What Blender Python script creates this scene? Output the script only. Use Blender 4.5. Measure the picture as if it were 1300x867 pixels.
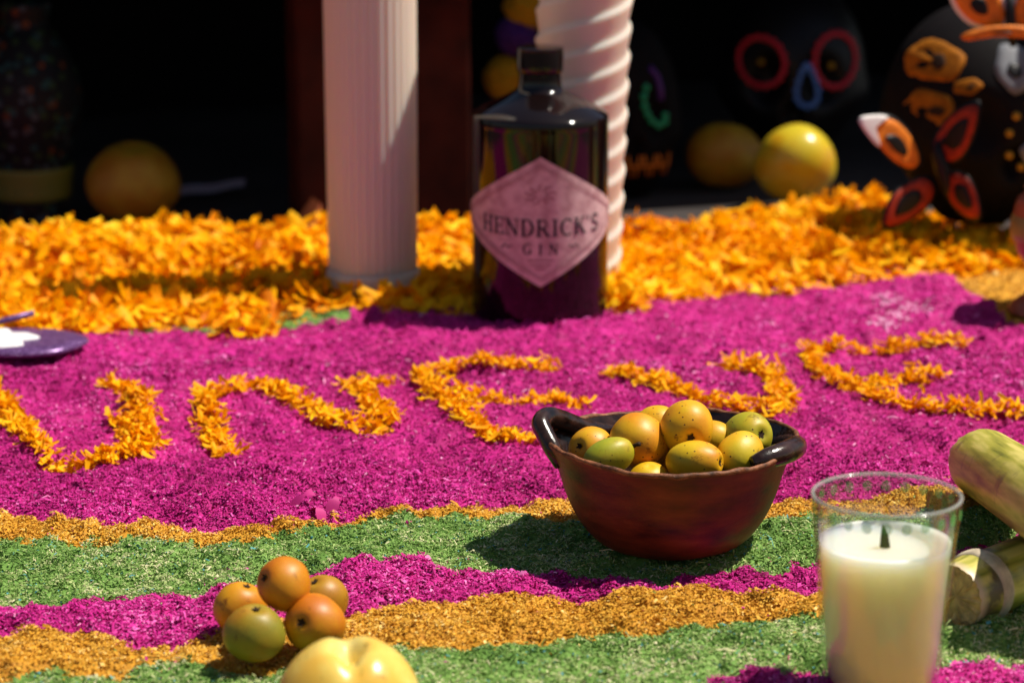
import bpy, bmesh, math, random
import numpy as np
from mathutils import Vector, Matrix

random.seed(7)
RNG = np.random.default_rng(11)
for o in list(bpy.data.objects):
    bpy.data.objects.remove(o)
SC = bpy.context.scene
COL = SC.collection
PI = math.pi
rad = math.radians

# ------------------------------------------------------------------ camera
H, PITCH, FPX = 0.43, rad(13.74), 3400.0
cd = bpy.data.cameras.new('camera')
cam = bpy.data.objects.new('camera', cd)
COL.objects.link(cam)
cam.location = (0, 0, H)
cam.rotation_euler = (PI / 2 - PITCH, 0, 0)
cd.sensor_width = 36.0
cd.lens = 36.0 * FPX / 1300.0
cd.clip_start, cd.clip_end = 0.02, 400.0
cd.dof.use_dof = True
cd.dof.focus_distance = 1.375
cd.dof.aperture_fstop = 9.0
cd.dof.aperture_blades = 0
SC.camera = cam

# ------------------------------------------------------------------ light
SUN_EL, SUN_AZ = rad(61), rad(12)          # azimuth from +X towards +Y
world = bpy.data.worlds.new('World')
SC.world = world
world.use_nodes = True
wn = world.node_tree
wn.nodes.clear()
sky = wn.nodes.new('ShaderNodeTexSky')
sky.sky_type = 'NISHITA'
sky.sun_disc = False
sky.sun_elevation = SUN_EL
sky.sun_rotation = PI / 2 - SUN_AZ
bg = wn.nodes.new('ShaderNodeBackground')
bg.inputs['Strength'].default_value = 0.05
sky.air_density = 1.0
sky.dust_density = 1.2
sky.ozone_density = 0.2
wo = wn.nodes.new('ShaderNodeOutputWorld')
wn.links.new(sky.outputs[0], bg.inputs[0])
wn.links.new(bg.outputs[0], wo.inputs[0])
sl = bpy.data.lights.new('sun', 'SUN')
sl.energy = 5.0
sl.angle = rad(0.55)
sl.color = (1.0, 0.93, 0.82)
sun = bpy.data.objects.new('sun', sl)
COL.objects.link(sun)
SUNV = Vector((math.cos(SUN_EL) * math.cos(SUN_AZ), math.cos(SUN_EL) * math.sin(SUN_AZ), math.sin(SUN_EL)))
sun.rotation_euler = SUNV.to_track_quat('Z', 'Y').to_euler()
sun.location = SUNV * 5
SC.view_settings.view_transform = 'Standard'
SC.view_settings.look = 'None'
SC.view_settings.gamma = 1.0
SC.view_settings.exposure = 0.38
SC.view_settings.use_curve_mapping = False
SC.render.engine = 'CYCLES'
SC.cycles.use_denoising = True
SC.cycles.max_bounces = 10
SC.cycles.transparent_max_bounces = 16
SC.cycles.sample_clamp_indirect = 6.0

# ------------------------------------------------------------------ pixels to places
CA, SA = math.cos(PITCH), math.sin(PITCH)


def ray(x, y):
    u, v = (x - 650.0) / FPX, -(y - 433.5) / FPX
    return Vector((u, CA + v * SA, -SA + v * CA))


def gp(x, y, z=0.0):                       # where the pixel's ray meets height z
    d = ray(x, y)
    return Vector((0, 0, H)) + d * ((H - z) / -d.z)


def ay(x, y, Y):                           # where the pixel's ray meets depth Y
    d = ray(x, y)
    return Vector((0, 0, H)) + d * (Y / d.y)


def proj(X, Y, Z):
    dz = Z - H
    f = Y * CA - dz * SA
    u = Y * SA + dz * CA
    return 650 + FPX * X / f, 433.5 - FPX * u / f


# ------------------------------------------------------------------ materials
def new_mat(name):
    m = bpy.data.materials.new(name)
    m.use_nodes = True
    nt = m.node_tree
    b = nt.nodes['Principled BSDF']
    return m, nt, b


def plain(name, col, rough=0.6, spec=0.5, sss=0.0, sssr=(0.01, 0.006, 0.004), metal=0.0, coat=0.0, bump=0.0, bscale=200,
          var=0.0, vscale=60):
    m, nt, b = new_mat(name)
    b.inputs['Base Color'].default_value = (*col, 1)
    b.inputs['Roughness'].default_value = rough
    b.inputs['Specular IOR Level'].default_value = spec
    b.inputs['Metallic'].default_value = metal
    b.inputs['Coat Weight'].default_value = coat
    b.inputs['Coat Roughness'].default_value = 0.08
    if sss:
        b.inputs['Subsurface Weight'].default_value = sss
        b.inputs['Subsurface Radius'].default_value = sssr
        b.inputs['Subsurface Scale'].default_value = 1.0
    if bump or var:
        tc = nt.nodes.new('ShaderNodeTexCoord')
    if bump:
        n = nt.nodes.new('ShaderNodeTexNoise')
        n.inputs['Scale'].default_value = bscale
        n.inputs['Detail'].default_value = 4
        bp = nt.nodes.new('ShaderNodeBump')
        bp.inputs['Strength'].default_value = bump
        bp.inputs['Distance'].default_value = 0.002
        nt.links.new(tc.outputs['Object'], n.inputs['Vector'])
        nt.links.new(n.outputs['Fac'], bp.inputs['Height'])
        nt.links.new(bp.outputs[0], b.inputs['Normal'])
    if var:
        n2 = nt.nodes.new('ShaderNodeTexNoise')
        n2.inputs['Scale'].default_value = vscale
        n2.inputs['Detail'].default_value = 3
        r = nt.nodes.new('ShaderNodeValToRGB')
        r.color_ramp.elements[0].position = 0.3
        r.color_ramp.elements[1].position = 0.7
        r.color_ramp.elements[0].color = (*[c * (1 - var) for c in col], 1)
        r.color_ramp.elements[1].color = (*[min(1, c * (1 + var)) for c in col], 1)
        nt.links.new(tc.outputs['Object'], n2.inputs['Vector'])
        nt.links.new(n2.outputs['Fac'], r.inputs['Fac'])
        nt.links.new(r.outputs[0], b.inputs['Base Color'])
    return m


def ramp_node(nt, stops, interp='LINEAR'):
    r = nt.nodes.new('ShaderNodeValToRGB')
    r.color_ramp.interpolation = interp
    el = r.color_ramp.elements
    while len(el) < len(stops):
        el.new(0.5)
    for e, (p, c) in zip(el, stops):
        e.position = p
        e.color = (*c, 1)
    return r


def sawdust_mat(name, stops, rough=0.75, spec=0.3):
    m, nt, b = new_mat(name)
    a = nt.nodes.new('ShaderNodeAttribute')
    a.attribute_name = 'rnd'
    r = ramp_node(nt, stops)
    nt.links.new(a.outputs['Fac'], r.inputs['Fac'])
    nt.links.new(r.outputs[0], b.inputs['Base Color'])
    b.inputs['Roughness'].default_value = rough
    b.inputs['Specular IOR Level'].default_value = spec
    return m


def petal_mat(name, stops, attr):
    m, nt, b = new_mat(name)
    nt.nodes.remove(b)
    if attr:
        a = nt.nodes.new('ShaderNodeAttribute')
        a.attribute_name = 'rnd'
        src = a.outputs['Fac']
    else:
        a = nt.nodes.new('ShaderNodeObjectInfo')
        src = a.outputs['Random']
    r = ramp_node(nt, stops)
    nt.links.new(src, r.inputs['Fac'])
    p = nt.nodes.new('ShaderNodeBsdfPrincipled')
    p.inputs['Roughness'].default_value = 0.55
    p.inputs['Specular IOR Level'].default_value = 0.12
    t = nt.nodes.new('ShaderNodeBsdfTranslucent')
    mx = nt.nodes.new('ShaderNodeMixShader')
    mx.inputs[0].default_value = 0.28
    nt.links.new(r.outputs[0], p.inputs['Base Color'])
    nt.links.new(r.outputs[0], t.inputs['Color'])
    nt.links.new(p.outputs[0], mx.inputs[1])
    nt.links.new(t.outputs[0], mx.inputs[2])
    nt.links.new(mx.outputs[0], nt.nodes['Material Output'].inputs[0])
    return m


PINK = [(0.0, (0.22, 0.001, 0.075)), (0.35, (0.42, 0.003, 0.160)), (0.72, (0.58, 0.014, 0.260)), (0.93, (0.74, 0.11, 0.43)),
        (1.0, (0.80, 0.34, 0.55))]
OCHRE = [(0.0, (0.32, 0.12, 0.004)), (0.4, (0.58, 0.275, 0.014)), (0.8, (0.72, 0.41, 0.050)), (1.0, (0.80, 0.58, 0.20))]
GREEN = [(0.0, (0.05, 0.11, 0.018)), (0.30, (0.12, 0.25, 0.040)), (0.60, (0.23, 0.37, 0.085)), (0.82, (0.42, 0.48, 0.19)),
         (0.945, (0.62, 0.58, 0.34)), (0.955, (0.05, 0.24, 0.28)), (1.0, (0.10, 0.35, 0.36))]
MAT = {
    'pink': sawdust_mat('pink_sawdust', PINK),
    'ochre': sawdust_mat('ochre_sawdust', OCHRE),
    'green': sawdust_mat('green_sawdust', GREEN),
    'petal': petal_mat('marigold_petal', [(0.0, (0.68, 0.19, 0.001)), (0.25, (0.92, 0.41, 0.001)), (0.75, (0.98, 0.53, 0.002)), (1.0, (0.98, 0.70, 0.02))], True),
    'petal_o': petal_mat('marigold_petal_loose', [(0.0, (0.66, 0.19, 0.001)), (0.25, (0.88, 0.36, 0.001)), (0.8, (0.96, 0.49, 0.002)), (1.0, (0.98, 0.62, 0.012))], False),
    'under': plain('petal_underlayer', (0.66, 0.24, 0.003), 0.9, 0.1, var=0.5, vscale=120),
    'stone': plain('stone_ground', (0.045, 0.036, 0.034), 0.85, 0.3, bump=0.4, bscale=60, var=0.35, vscale=7),
    'black_cloth': plain('black_cloth', (0.005, 0.004, 0.004), 0.95, 0.1, bump=0.2, bscale=900),
    'wood': plain('dark_red_wood', (0.036, 0.0055, 0.003), 0.7, 0.08, bump=0.2, bscale=40, var=0.4, vscale=25),
    'black': plain('black_glazed_clay', (0.005, 0.004, 0.005), 0.45, 0.25),
    'charcoal': plain('charcoal_clay', (0.006, 0.0045, 0.005), 0.7, 0.1, bump=0.1, bscale=90, var=0.3, vscale=40),
    'label': None,
    'ink': plain('black_ink', (0.035, 0.025, 0.035), 0.6, 0.2),
    'fadedink': plain('faded_rose_ink', (0.36, 0.17, 0.19), 0.7, 0.2),
    'red': plain('red_sequin', (0.60, 0.010, 0.030), 0.25, 0.6),
    'blue': plain('blue_sequin', (0.09, 0.22, 0.62), 0.25, 0.6),
    'greenbead': plain('green_sequin', (0.01, 0.33, 0.13), 0.25, 0.6),
    'violet': plain('violet_paint', (0.07, 0.012, 0.17), 0.5, 0.4),
    'orange': plain('orange_paint', (0.68, 0.18, 0.010), 0.6, 0.3, var=0.25, vscale=120),
    'redpaint': plain('vermilion_paint', (0.30, 0.022, 0.004), 0.6, 0.3, var=0.3, vscale=150),
    'flower': plain('flower_paint', (0.30, 0.10, 0.006), 0.7, 0.1, var=0.3, vscale=140),
    'yellow': plain('yellow_paint', (0.42, 0.22, 0.010), 0.6, 0.3),
    'greypaint': plain('grey_paint', (0.16, 0.17, 0.19), 0.6, 0.3, var=0.3, vscale=90),
    'whitepaint': plain('white_paint', (0.75, 0.72, 0.70), 0.6, 0.3),
    'clay': plain('terracotta', (0.30, 0.075, 0.028), 0.45, 0.4, coat=0.2, bump=0.15, bscale=70, var=0.3, vscale=35),
    'paper': plain('pale_paper', (0.35, 0.32, 0.40), 0.8, 0.2),
    'dark': plain('dark_brown', (0.030, 0.014, 0.007), 0.8, 0.2),
}

# ------------------------------------------------------------------ object helpers
def link(name, me, mat=None, parent=None, smooth=True):
    o = bpy.data.objects.new(name, me)
    COL.objects.link(o)
    if mat is not None:
        for mm in (mat if isinstance(mat, (list, tuple)) else [mat]):
            me.materials.append(mm)
    if smooth and len(me.polygons):
        me.polygons.foreach_set('use_smooth', np.ones(len(me.polygons), bool))
    if parent:
        o.parent = parent
    return o


def tag(o, label, cat=None, group=None, kind=None):
    o['label'] = label
    if cat:
        o['category'] = cat
    if group:
        o['group'] = group
    if kind:
        o['kind'] = kind
    return o


def empty(name, loc, label, cat, group=None, rz=0.0):
    o = bpy.data.objects.new(name, None)
    o.empty_display_size = 0.02
    COL.objects.link(o)
    o.location = loc
    o.rotation_euler = (0, 0, rz)
    tag(o, label, cat, group)
    return o


def mesh_np(name, V, F, rnd=None):
    """V (n,3), F (m,4) quads or (m,3) tris"""
    me = bpy.data.meshes.new(name)
    V = np.asarray(V, np.float32)
    F = np.asarray(F, np.int32)
    k = F.shape[1]
    me.vertices.add(len(V))
    me.vertices.foreach_set('co', V.ravel())
    me.loops.add(F.size)
    me.loops.foreach_set('vertex_index', F.ravel())
    me.polygons.add(len(F))
    me.polygons.foreach_set('loop_start', np.arange(0, F.size, k, dtype=np.int32))
    if rnd is not None:
        at = me.attributes.new('rnd', 'FLOAT', 'POINT')
        at.data.foreach_set('value', np.asarray(rnd, np.float32))
    me.update(calc_edges=True)
    return me


def mesh_py(name, verts, faces):
    me = bpy.data.meshes.new(name)
    me.from_pydata([tuple(v) for v in verts], [], [tuple(f) for f in faces])
    me.update()
    return me


def lathe(profile, seg=64, fr=None, closed=False):
    """profile [(r,z)], fr(r,z,phi)->(r,z) variation. returns V,F"""
    V, F = [], []
    n = len(profile)
    for i in range(seg):
        ph = 2 * PI * i / seg
        for r, z in profile:
            rr, zz = fr(r, z, ph) if fr else (r, z)
            V.append((rr * math.cos(ph), rr * math.sin(ph), zz))
    for i in range(seg):
        j = (i + 1) % seg
        for k in range(n - 1):
            F.append((i * n + k, j * n + k, j * n + k + 1, i * n + k + 1))
        if closed:
            F.append((i * n + n - 1, j * n + n - 1, j * n, i * n))
    return V, F


def smooth_profile(pts, sub=6):
    out = []
    n = len(pts)
    for i in range(n - 1):
        p0, p1, p2, p3 = pts[max(0, i - 1)], pts[i], pts[i + 1], pts[min(n - 1, i + 2)]
        for s in range(sub):
            t = s / sub
            out.append(tuple(0.5 * (2 * p1[k] + (p2[k] - p0[k]) * t + (2 * p0[k] - 5 * p1[k] + 4 * p2[k] - p3[k]) * t * t
                                    + (-p0[k] + 3 * p1[k] - 3 * p2[k] + p3[k]) * t ** 3) for k in range(len(p1))))
    out.append(tuple(pts[-1]))
    return out


def tube(path, radii, seg=14, caps=True):
    V, F = [], []
    path = [Vector(p) for p in path]
    n = len(path)
    up = Vector((0, 0, 1))
    prev = None
    for i, p in enumerate(path):
        t = (path[min(n - 1, i + 1)] - path[max(0, i - 1)]).normalized()
        if prev is None:
            a = t.cross(up if abs(t.z) < 0.9 else Vector((1, 0, 0))).normalized()
        else:
            a = (prev - t * prev.dot(t)).normalized()
        prev = a
        b = t.cross(a)
        r = radii[i] if isinstance(radii, (list, tuple)) else radii
        for k in range(seg):
            q = 2 * PI * k / seg
            V.append(p + a * (r * math.cos(q)) + b * (r * math.sin(q)))
    for i in range(n - 1):
        for k in range(seg):
            l = (k + 1) % seg
            F.append((i * seg + k, i * seg + l, (i + 1) * seg + l, (i + 1) * seg + k))
    if caps:
        F.append(tuple(range(seg - 1, -1, -1)))
        F.append(tuple((n - 1) * seg + k for k in range(seg)))
    return V, F


def sphere_vf(seg=24, rings=16):
    V, F = [(0, 0, 1)], []
    for i in range(1, rings):
        th = PI * i / rings
        for k in range(seg):
            q = 2 * PI * k / seg
            V.append((math.sin(th) * math.cos(q), math.sin(th) * math.sin(q), math.cos(th)))
    V.append((0, 0, -1))
    for k in range(seg):
        F.append((0, 1 + k, 1 + (k + 1) % seg))
    for i in range(rings - 2):
        a, b = 1 + i * seg, 1 + (i + 1) * seg
        for k in range(seg):
            l = (k + 1) % seg
            F.append((a + k, b + k, b + l, a + l))
    a = 1 + (rings - 2) * seg
    for k in range(seg):
        F.append((a + k, len(V) - 1, a + (k + 1) % seg))
    return V, F


def box(name, lo, hi, mat, parent=None, bevel=0.0, M=None):
    bm = bmesh.new()
    bmesh.ops.create_cube(bm, size=1.0)
    for v in bm.verts:
        v.co = Vector([lo[i] + (v.co[i] + 0.5) * (hi[i] - lo[i]) for i in range(3)])
    if bevel:
        bmesh.ops.bevel(bm, geom=bm.edges[:], offset=bevel, segments=2, affect='EDGES', profile=0.5)
    if M:
        bm.transform(M)
    me = bpy.data.meshes.new(name)
    bm.to_mesh(me)
    bm.free()
    return link(name, me, mat, parent, smooth=False)


# value noise on numpy arrays
_tabs = {}


def vnoise(X, Y, scale, seed):
    if seed not in _tabs:
        _tabs[seed] = np.random.default_rng(seed).random((256, 256))
    T = _tabs[seed]
    x, y = X / scale, Y / scale
    xi, yi = np.floor(x).astype(int), np.floor(y).astype(int)
    fx, fy = x - xi, y - yi
    fx, fy = fx * fx * (3 - 2 * fx), fy * fy * (3 - 2 * fy)
    g = lambda a, b: T[a % 256, b % 256]
    return (g(xi, yi) * (1 - fx) + g(xi + 1, yi) * fx) * (1 - fy) + (g(xi, yi + 1) * (1 - fx) + g(xi + 1, yi + 1) * fx) * fy - 0.5


# ------------------------------------------------------------------ ground
gme = mesh_py('ground', [(-150, -150, -0.02), (150, -150, -0.02), (150, 150, -0.02), (-150, 150, -0.02)], [(0, 1, 2, 3)])
tag(link('ground', gme, MAT['stone'], smooth=False), 'dark stone paving under the altar', None, None, 'structure')

# ------------------------------------------------------------------ sawdust carpet
def pl(pts):
    a = np.array(pts, float)
    return lambda x: np.interp(x, a[:, 0], a[:, 1])


B0 = pl([(-200, 452), (0, 448), (60, 448), (110, 442), (190, 424), (250, 418), (420, 407), (600, 404), (770, 404), (830, 397), (900, 387),
         (1000, 379), (1100, 366), (1200, 366), (1250, 354), (1300, 346), (1500, 330)])
B1 = pl([(-200, 600), (0, 640), (70, 663), (135, 672), (215, 677), (300, 673), (400, 660), (480, 652), (560, 641), (640, 640), (700, 631), (800, 634),
         (980, 632), (1040, 636), (1130, 628), (1220, 619), (1300, 611), (1500, 590)])
B2 = pl([(-200, 664), (0, 682), (100, 685), (240, 690), (305, 687), (380, 672), (440, 664), (560, 656), (640, 657), (720, 662), (900, 660), (980, 655),
         (1040, 652), (1220, 652), (1300, 648), (1500, 630)])
B3 = pl([(-200, 776), (0, 769), (100, 763), (200, 758), (280, 747), (360, 737), (440, 725), (540, 721), (590, 726), (632, 719), (740, 723), (836, 732),
         (910, 724), (960, 714), (1035, 705), (1200, 694), (1300, 686), (1500, 670)])
B4 = pl([(-200, 815), (0, 808), (100, 799), (170, 812), (220, 812), (280, 798), (440, 778), (540, 765), (580, 773), (620, 760), (690, 756), (764, 762),
         (820, 752), (872, 747), (960, 751), (1035, 742), (1200, 730), (1300, 722), (1500, 700)])
B5 = pl([(-200, 868), (0, 860), (60, 850), (150, 850), (170, 840), (190, 835), (260, 840), (330, 850), (440, 836), (520, 826), (590, 825), (636, 805),
         (700, 808), (764, 806), (860, 803), (956, 783), (1040, 780), (1190, 792), (1240, 800), (1300, 775), (1500, 760)])
B6 = pl([(-200, 960), (600, 900), (860, 874), (900, 862), (960, 849), (1040, 852), (1190, 842), (1300, 838), (1500, 830)])
B7 = lambda x: B6(x) + 34.0  # ochre stripe past this line is added to bounce warm light onto the wax
B8 = lambda x: B6(x) + 120.0

X0, X1, Y0, Y1, ST = -0.80, 0.85, 0.80, 2.10, 0.0030
nx, ny = int((X1 - X0) / ST) + 1, int((Y1 - Y0) / ST) + 1
gx = np.linspace(X0, X1, nx)
gy = np.linspace(Y0, Y1, ny)


def band_of(X, Y):
    px, py = proj(X, Y, 0.0)
    fore = 24.5 / np.clip(Y, 0.8, 3) * 1.32           # pixels per centimetre of width
    n = vnoise(X, Y, 0.030, 1) * 1.3 + vnoise(X, Y, 0.011, 2) * 0.9 + vnoise(X, Y, 0.0045, 3) * 0.7
    pyn = py + n * fore * 0.40
    pxn = px + n * fore * 0.6
    b = np.zeros(X.shape, int)                          # 0 pink
    for k, B in ((1, B1), (2, B2), (3, B3), (4, B4), (5, B5), (6, B6), (9, B7), (10, B8)):
        b = np.where(pyn > B(px), k, b)
    far = (b == 0) & (pxn - 1228 > (pyn - 374) * 1.5) & (pyn < 425)
    b = np.where(far, 7, b)
    b = np.where(far & (pyn < 347), 8, b)
    b = np.where((b == 0) & (px > 165) & (px < 440) & (pyn < B0(px) + 4), 11, b)
    return b, px, pyn


BANDC = {0: 'pink', 1: 'ochre', 2: 'green', 3: 'pink', 4: 'ochre', 5: 'green', 6: 'pink', 7: 'ochre', 8: 'green', 9: 'ochre', 10: 'green', 11: 'green'}
GX, GY = np.meshgrid(gx, gy, indexing='ij')
bandg, pxg, pyg = band_of(GX, GY)
z = (vnoise(GX, GY, 0.075, 5) * 0.0080 + vnoise(GX, GY, 0.028, 6) * 0.0064 + vnoise(GX, GY, 0.012, 7) * 0.0042
     + vnoise(GX, GY, 0.0062, 8) * 0.0034)
# the big pink field is a low mound that drops at its near rim; the stripes are low ridges
edge = np.clip((B1(pxg) - pyg) / 38.0, -0.4, 1)
z += np.where(edge > 0, 0.0065 * (1 - (1 - np.clip(edge, 0, 1)) ** 2), 0)
for Ba, Bb, hh in ((B1, B2, 0.0035), (B2, B3, 0.0035), (B3, B4, 0.0030), (B4, B5, 0.0045), (B5, B6, 0.0040)):
    t = np.clip((pyg - Ba(pxg)) / np.maximum(Bb(pxg) - Ba(pxg), 6), 0, 1)
    z += hh * np.sqrt(np.clip(4 * t * (1 - t), 0, 1))
z += 0.0042 * np.clip(vnoise(GX, GY, 0.016, 51) - 0.12, 0, 1) * 2 + 0.004 * np.clip(vnoise(GX, GY, 0.008, 52) - 0.2, 0, 1) * 2
z -= 0.0042
fall = np.minimum.reduce([GX - X0, X1 - GX, GY - Y0, Y1 - GY])
fl = np.clip(fall / 0.06, 0, 1)
z = -0.0195 + (z + 0.0195) * fl
GZ = z


def height(X, Y):
    fx = np.clip((X - X0) / (X1 - X0) * (nx - 1), 0, nx - 1.001)
    fy = np.clip((Y - Y0) / (Y1 - Y0) * (ny - 1), 0, ny - 1.001)
    i, j = fx.astype(int), fy.astype(int)
    a, b = fx - i, fy - j
    return (GZ[i, j] * (1 - a) + GZ[i + 1, j] * a) * (1 - b) + (GZ[i, j + 1] * (1 - a) + GZ[i + 1, j + 1] * a) * b


def hz(x, y):
    return float(height(np.array([x]), np.array([y]))[0])


def chips(P, L, W, tilt, curl, rnd):
    """bent flakes: P (n,3)"""
    n = len(P)
    yaw = RNG.random(n) * 2 * PI
    ti = tilt * np.abs(RNG.normal(0, 1, n)).clip(0, 1.6)
    ta = RNG.random(n) * 2 * PI
    ex = np.stack([np.cos(yaw), np.sin(yaw), np.zeros(n)], 1)
    N = np.stack([np.sin(ti) * np.cos(ta), np.sin(ti) * np.sin(ta), np.cos(ti)], 1)
    ex = ex - N * (ex * N).sum(1, keepdims=True)
    ex /= np.linalg.norm(ex, axis=1, keepdims=True)
    ey = np.cross(N, ex)
    L, W, c = L[:, None], W[:, None], (curl * L)[:, None] if np.ndim(curl) else curl * L[:, None]
    V = np.stack([P - ex * L / 2 - ey * W / 2, P - ex * L / 2 + ey * W / 2,
                  P - ey * W / 2 + N * c, P + ey * W / 2 + N * c,
                  P + ex * L / 2 - ey * W / 2, P + ex * L / 2 + ey * W / 2], 1).reshape(-1, 3)
    base = (np.arange(n) * 6)[:, None]
    F = np.concatenate([base + np.array([0, 2, 3, 1]), base + np.array([2, 4, 5, 3])], 0)
    return V, F, np.repeat(rnd, 6)


# grains, denser where the lens is sharp
def scatter(n, ya, yb):
    Y = ya + (yb - ya) * RNG.random(n)
    X = (RNG.random(n) - 0.5) * 2 * (Y * 0.2 + 0.07)
    return X, Y


xs, ys = [], []
for n, ya, yb in ((95000, 1.00, 1.16), (240000, 1.16, 1.46), (95000, 1.46, 1.70), (50000, 1.70, 2.02)):
    a, b = scatter(n, ya, yb)
    xs.append(a); ys.append(b)
CX, CY = np.concatenate(xs), np.concatenate(ys)
cb, cpx, cpy = band_of(CX, CY)
stray = RNG.random(len(CX)) < 0.016                     # a few grains spilled over the seams
sb, _, _ = band_of(CX, CY + RNG.normal(0, 0.02, len(CX)))
cb = np.where(stray, sb, cb)
CZ = height(CX, CY)
BNAME = {
    0: ('pink_sawdust', 'broad field of magenta sawdust carrying the petal letters', 'sawdust'),
    1: ('ochre_sawdust', 'thin wavy stripe of ochre sawdust edging the large magenta field', 'sawdust'),
    2: ('green_sawdust', 'broad green sawdust stripe that the clay bowl stands on', 'sawdust'),
    3: ('pink_sawdust', 'narrow magenta sawdust stripe between the green and ochre stripes', 'sawdust'),
    4: ('ochre_sawdust', 'wide ochre sawdust stripe under the loose pile of orange fruit', 'sawdust'),
    5: ('green_sawdust', 'outer green sawdust stripe under the big pale yellow fruit', 'sawdust'),
    6: ('pink_sawdust', 'magenta sawdust edge strip beside the glass candle base', 'sawdust'),
    7: ('ochre_sawdust', 'ochre sawdust patch around the clay goblet foot', 'sawdust'),
    8: ('green_sawdust', 'small green sawdust patch behind the clay goblet', 'sawdust'),
    9: ('ochre_sawdust', 'added ochre sawdust stripe that bounces warm light on the glass candle', 'sawdust'),
    11: ('green_sawdust', 'thin green sawdust line along the foot of the petal bank', 'sawdust'),
    10: ('green_sawdust', 'outermost green sawdust border of the carpet', 'sawdust'),
}
vid = np.arange(nx * ny).reshape(nx, ny)
quads = np.stack([vid[:-1, :-1], vid[1:, :-1], vid[1:, 1:], vid[:-1, 1:]], -1).reshape(-1, 4)
qband = bandg[:-1, :-1].reshape(-1)
GV = np.stack([GX, GY, GZ], -1).reshape(-1, 3)
GR = np.clip(0.33 + vnoise(GX, GY, 0.02, 21) * 0.25 + vnoise(GX, GY, 0.004, 22) * 0.4, 0.02, 0.75).reshape(-1)
for k in range(12):
    q = quads[qband == k]
    if not len(q):
        continue
    used, inv = np.unique(q, return_inverse=True)
    V, F, R = GV[used], inv.reshape(-1, 4), GR[used]
    m = cb == k
    n = int(m.sum())
    if n:
        c = BANDC[k]
        P = np.stack([CX[m], CY[m], CZ[m]], 1)
        s = np.where(P[:, 1] > 1.62, 1.35, 1.0)
        if c == 'green':
            L = RNG.lognormal(math.log(0.0015), 0.45, n) * s; W = RNG.lognormal(math.log(0.00048), 0.4, n) * s; tilt = 0.95
        elif c == 'pink':
            L = RNG.lognormal(math.log(0.0013), 0.45, n) * s; W = RNG.lognormal(math.log(0.00068), 0.4, n) * s; tilt = 0.70
        else:
            L = RNG.lognormal(math.log(0.0011), 0.45, n) * s; W = RNG.lognormal(math.log(0.00066), 0.4, n) * s; tilt = 0.85
        big = RNG.random(n) < (0.035 if c == 'green' else 0.025)
        L = np.where(big, L * 2.5, L)
        W = np.where(big & (c != 'green'), W * 1.5, W)
        W = np.where(big & (c == 'green'), W * 0.7, W)
        P[:, 2] += RNG.uniform(0.0, 0.0013, n) + 0.0022 * np.clip(vnoise(P[:, 0], P[:, 1], 0.0035, 33) + 0.1, 0, 1)
        r = np.clip(RNG.beta(2.6, 2.4, n), 0, 0.955) if c != 'green' else np.clip(RNG.beta(2.4, 2.4, n), 0, 0.93)
        r = np.clip(r + 0.30 * vnoise(P[:, 0], P[:, 1], 0.11, 35) + 0.34 * vnoise(P[:, 0], P[:, 1], 0.035, 31) + (0.5 if c == 'green' else 0.25) * vnoise(P[:, 0], P[:, 1], 0.009, 34), 0.02, 0.94)
        if c == 'green':
            r = np.where(RNG.random(n) < 0.025, RNG.uniform(0.955, 1, n), r)
        else:
            r = np.where(RNG.random(n) < 0.02, RNG.uniform(0.95, 1, n), r)
        cv, cf, cr = chips(P, L, W, tilt, RNG.uniform(0.02, 0.3, n), r)
        F = np.concatenate([F, cf + len(V)], 0)
        V = np.concatenate([V, cv], 0)
        R = np.concatenate([R, cr], 0)
    nm, lab, cat = BNAME[k]
    tag(link(nm, mesh_np(nm, V, F, R), MAT[BANDC[k]], smooth=False), lab, cat, None, 'stuff')

# pale grains sprinkled on the magenta
n = 380
c = RNG.integers(0, 4, n)
cen = [gp(1126, 388), gp(1137, 408), gp(1123, 424), gp(1165, 398)]
P = np.array([[cen[i].x, cen[i].y, 0] for i in c]) + RNG.normal(0, 1, (n, 3)) * np.array([0.006, 0.010, 0])
P[:, 2] = height(P[:, 0], P[:, 1]) + 0.0018
V, F, R = chips(P, RNG.uniform(0.001, 0.0022, n), RNG.uniform(0.0008, 0.0016, n), 0.5, 0.1, np.ones(n))
tag(link('salt', mesh_np('salt', V, F, R), plain('pale_salt', (0.74, 0.42, 0.62), 0.7), smooth=False),
    'sprinkle of pale salt grains on the magenta sawdust beyond the letters', 'salt', None, 'stuff')

# ------------------------------------------------------------------ marigold petals
def petal_mesh(seed):
    r = random.Random(seed)
    Ln = r.uniform(0.0135, 0.0205)
    Wd = r.uniform(0.0058, 0.0090)
    cl = r.uniform(-1.3, 1.4)
    cross = r.uniform(-0.9, 0.9)
    tw = r.uniform(-0.7, 0.7)
    V, F = [], []
    prof = [0.28, 0.62, 0.9, 1.0, 0.72]
    ang, x, zz = 0.0, 0.0, 0.0
    for i in range(5):
        t = i / 4
        w = Wd * prof[i]
        for j in (-1, 0, 1):
            yy = j * w / 2
            dz = cross * abs(j) * w * 0.35 + r.uniform(-1, 1) * 0.0005
            xx = x + (0.0016 * r.uniform(-1, 1) if i == 4 else 0) + (-0.0012 if (i == 4 and j == 0) else 0)
            c, s = math.cos(tw * t), math.sin(tw * t)
            V.append((xx - Ln / 2, yy * c - dz * s, zz + yy * s + dz * c))
        x += Ln / 4 * math.cos(ang)
        zz += Ln / 4 * math.sin(ang)
        ang += cl / 4
    for i in range(4):
        for j in range(2):
            a = i * 3 + j
            F.append((a, a + 3, a + 4, a + 1))
    return V, F


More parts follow.
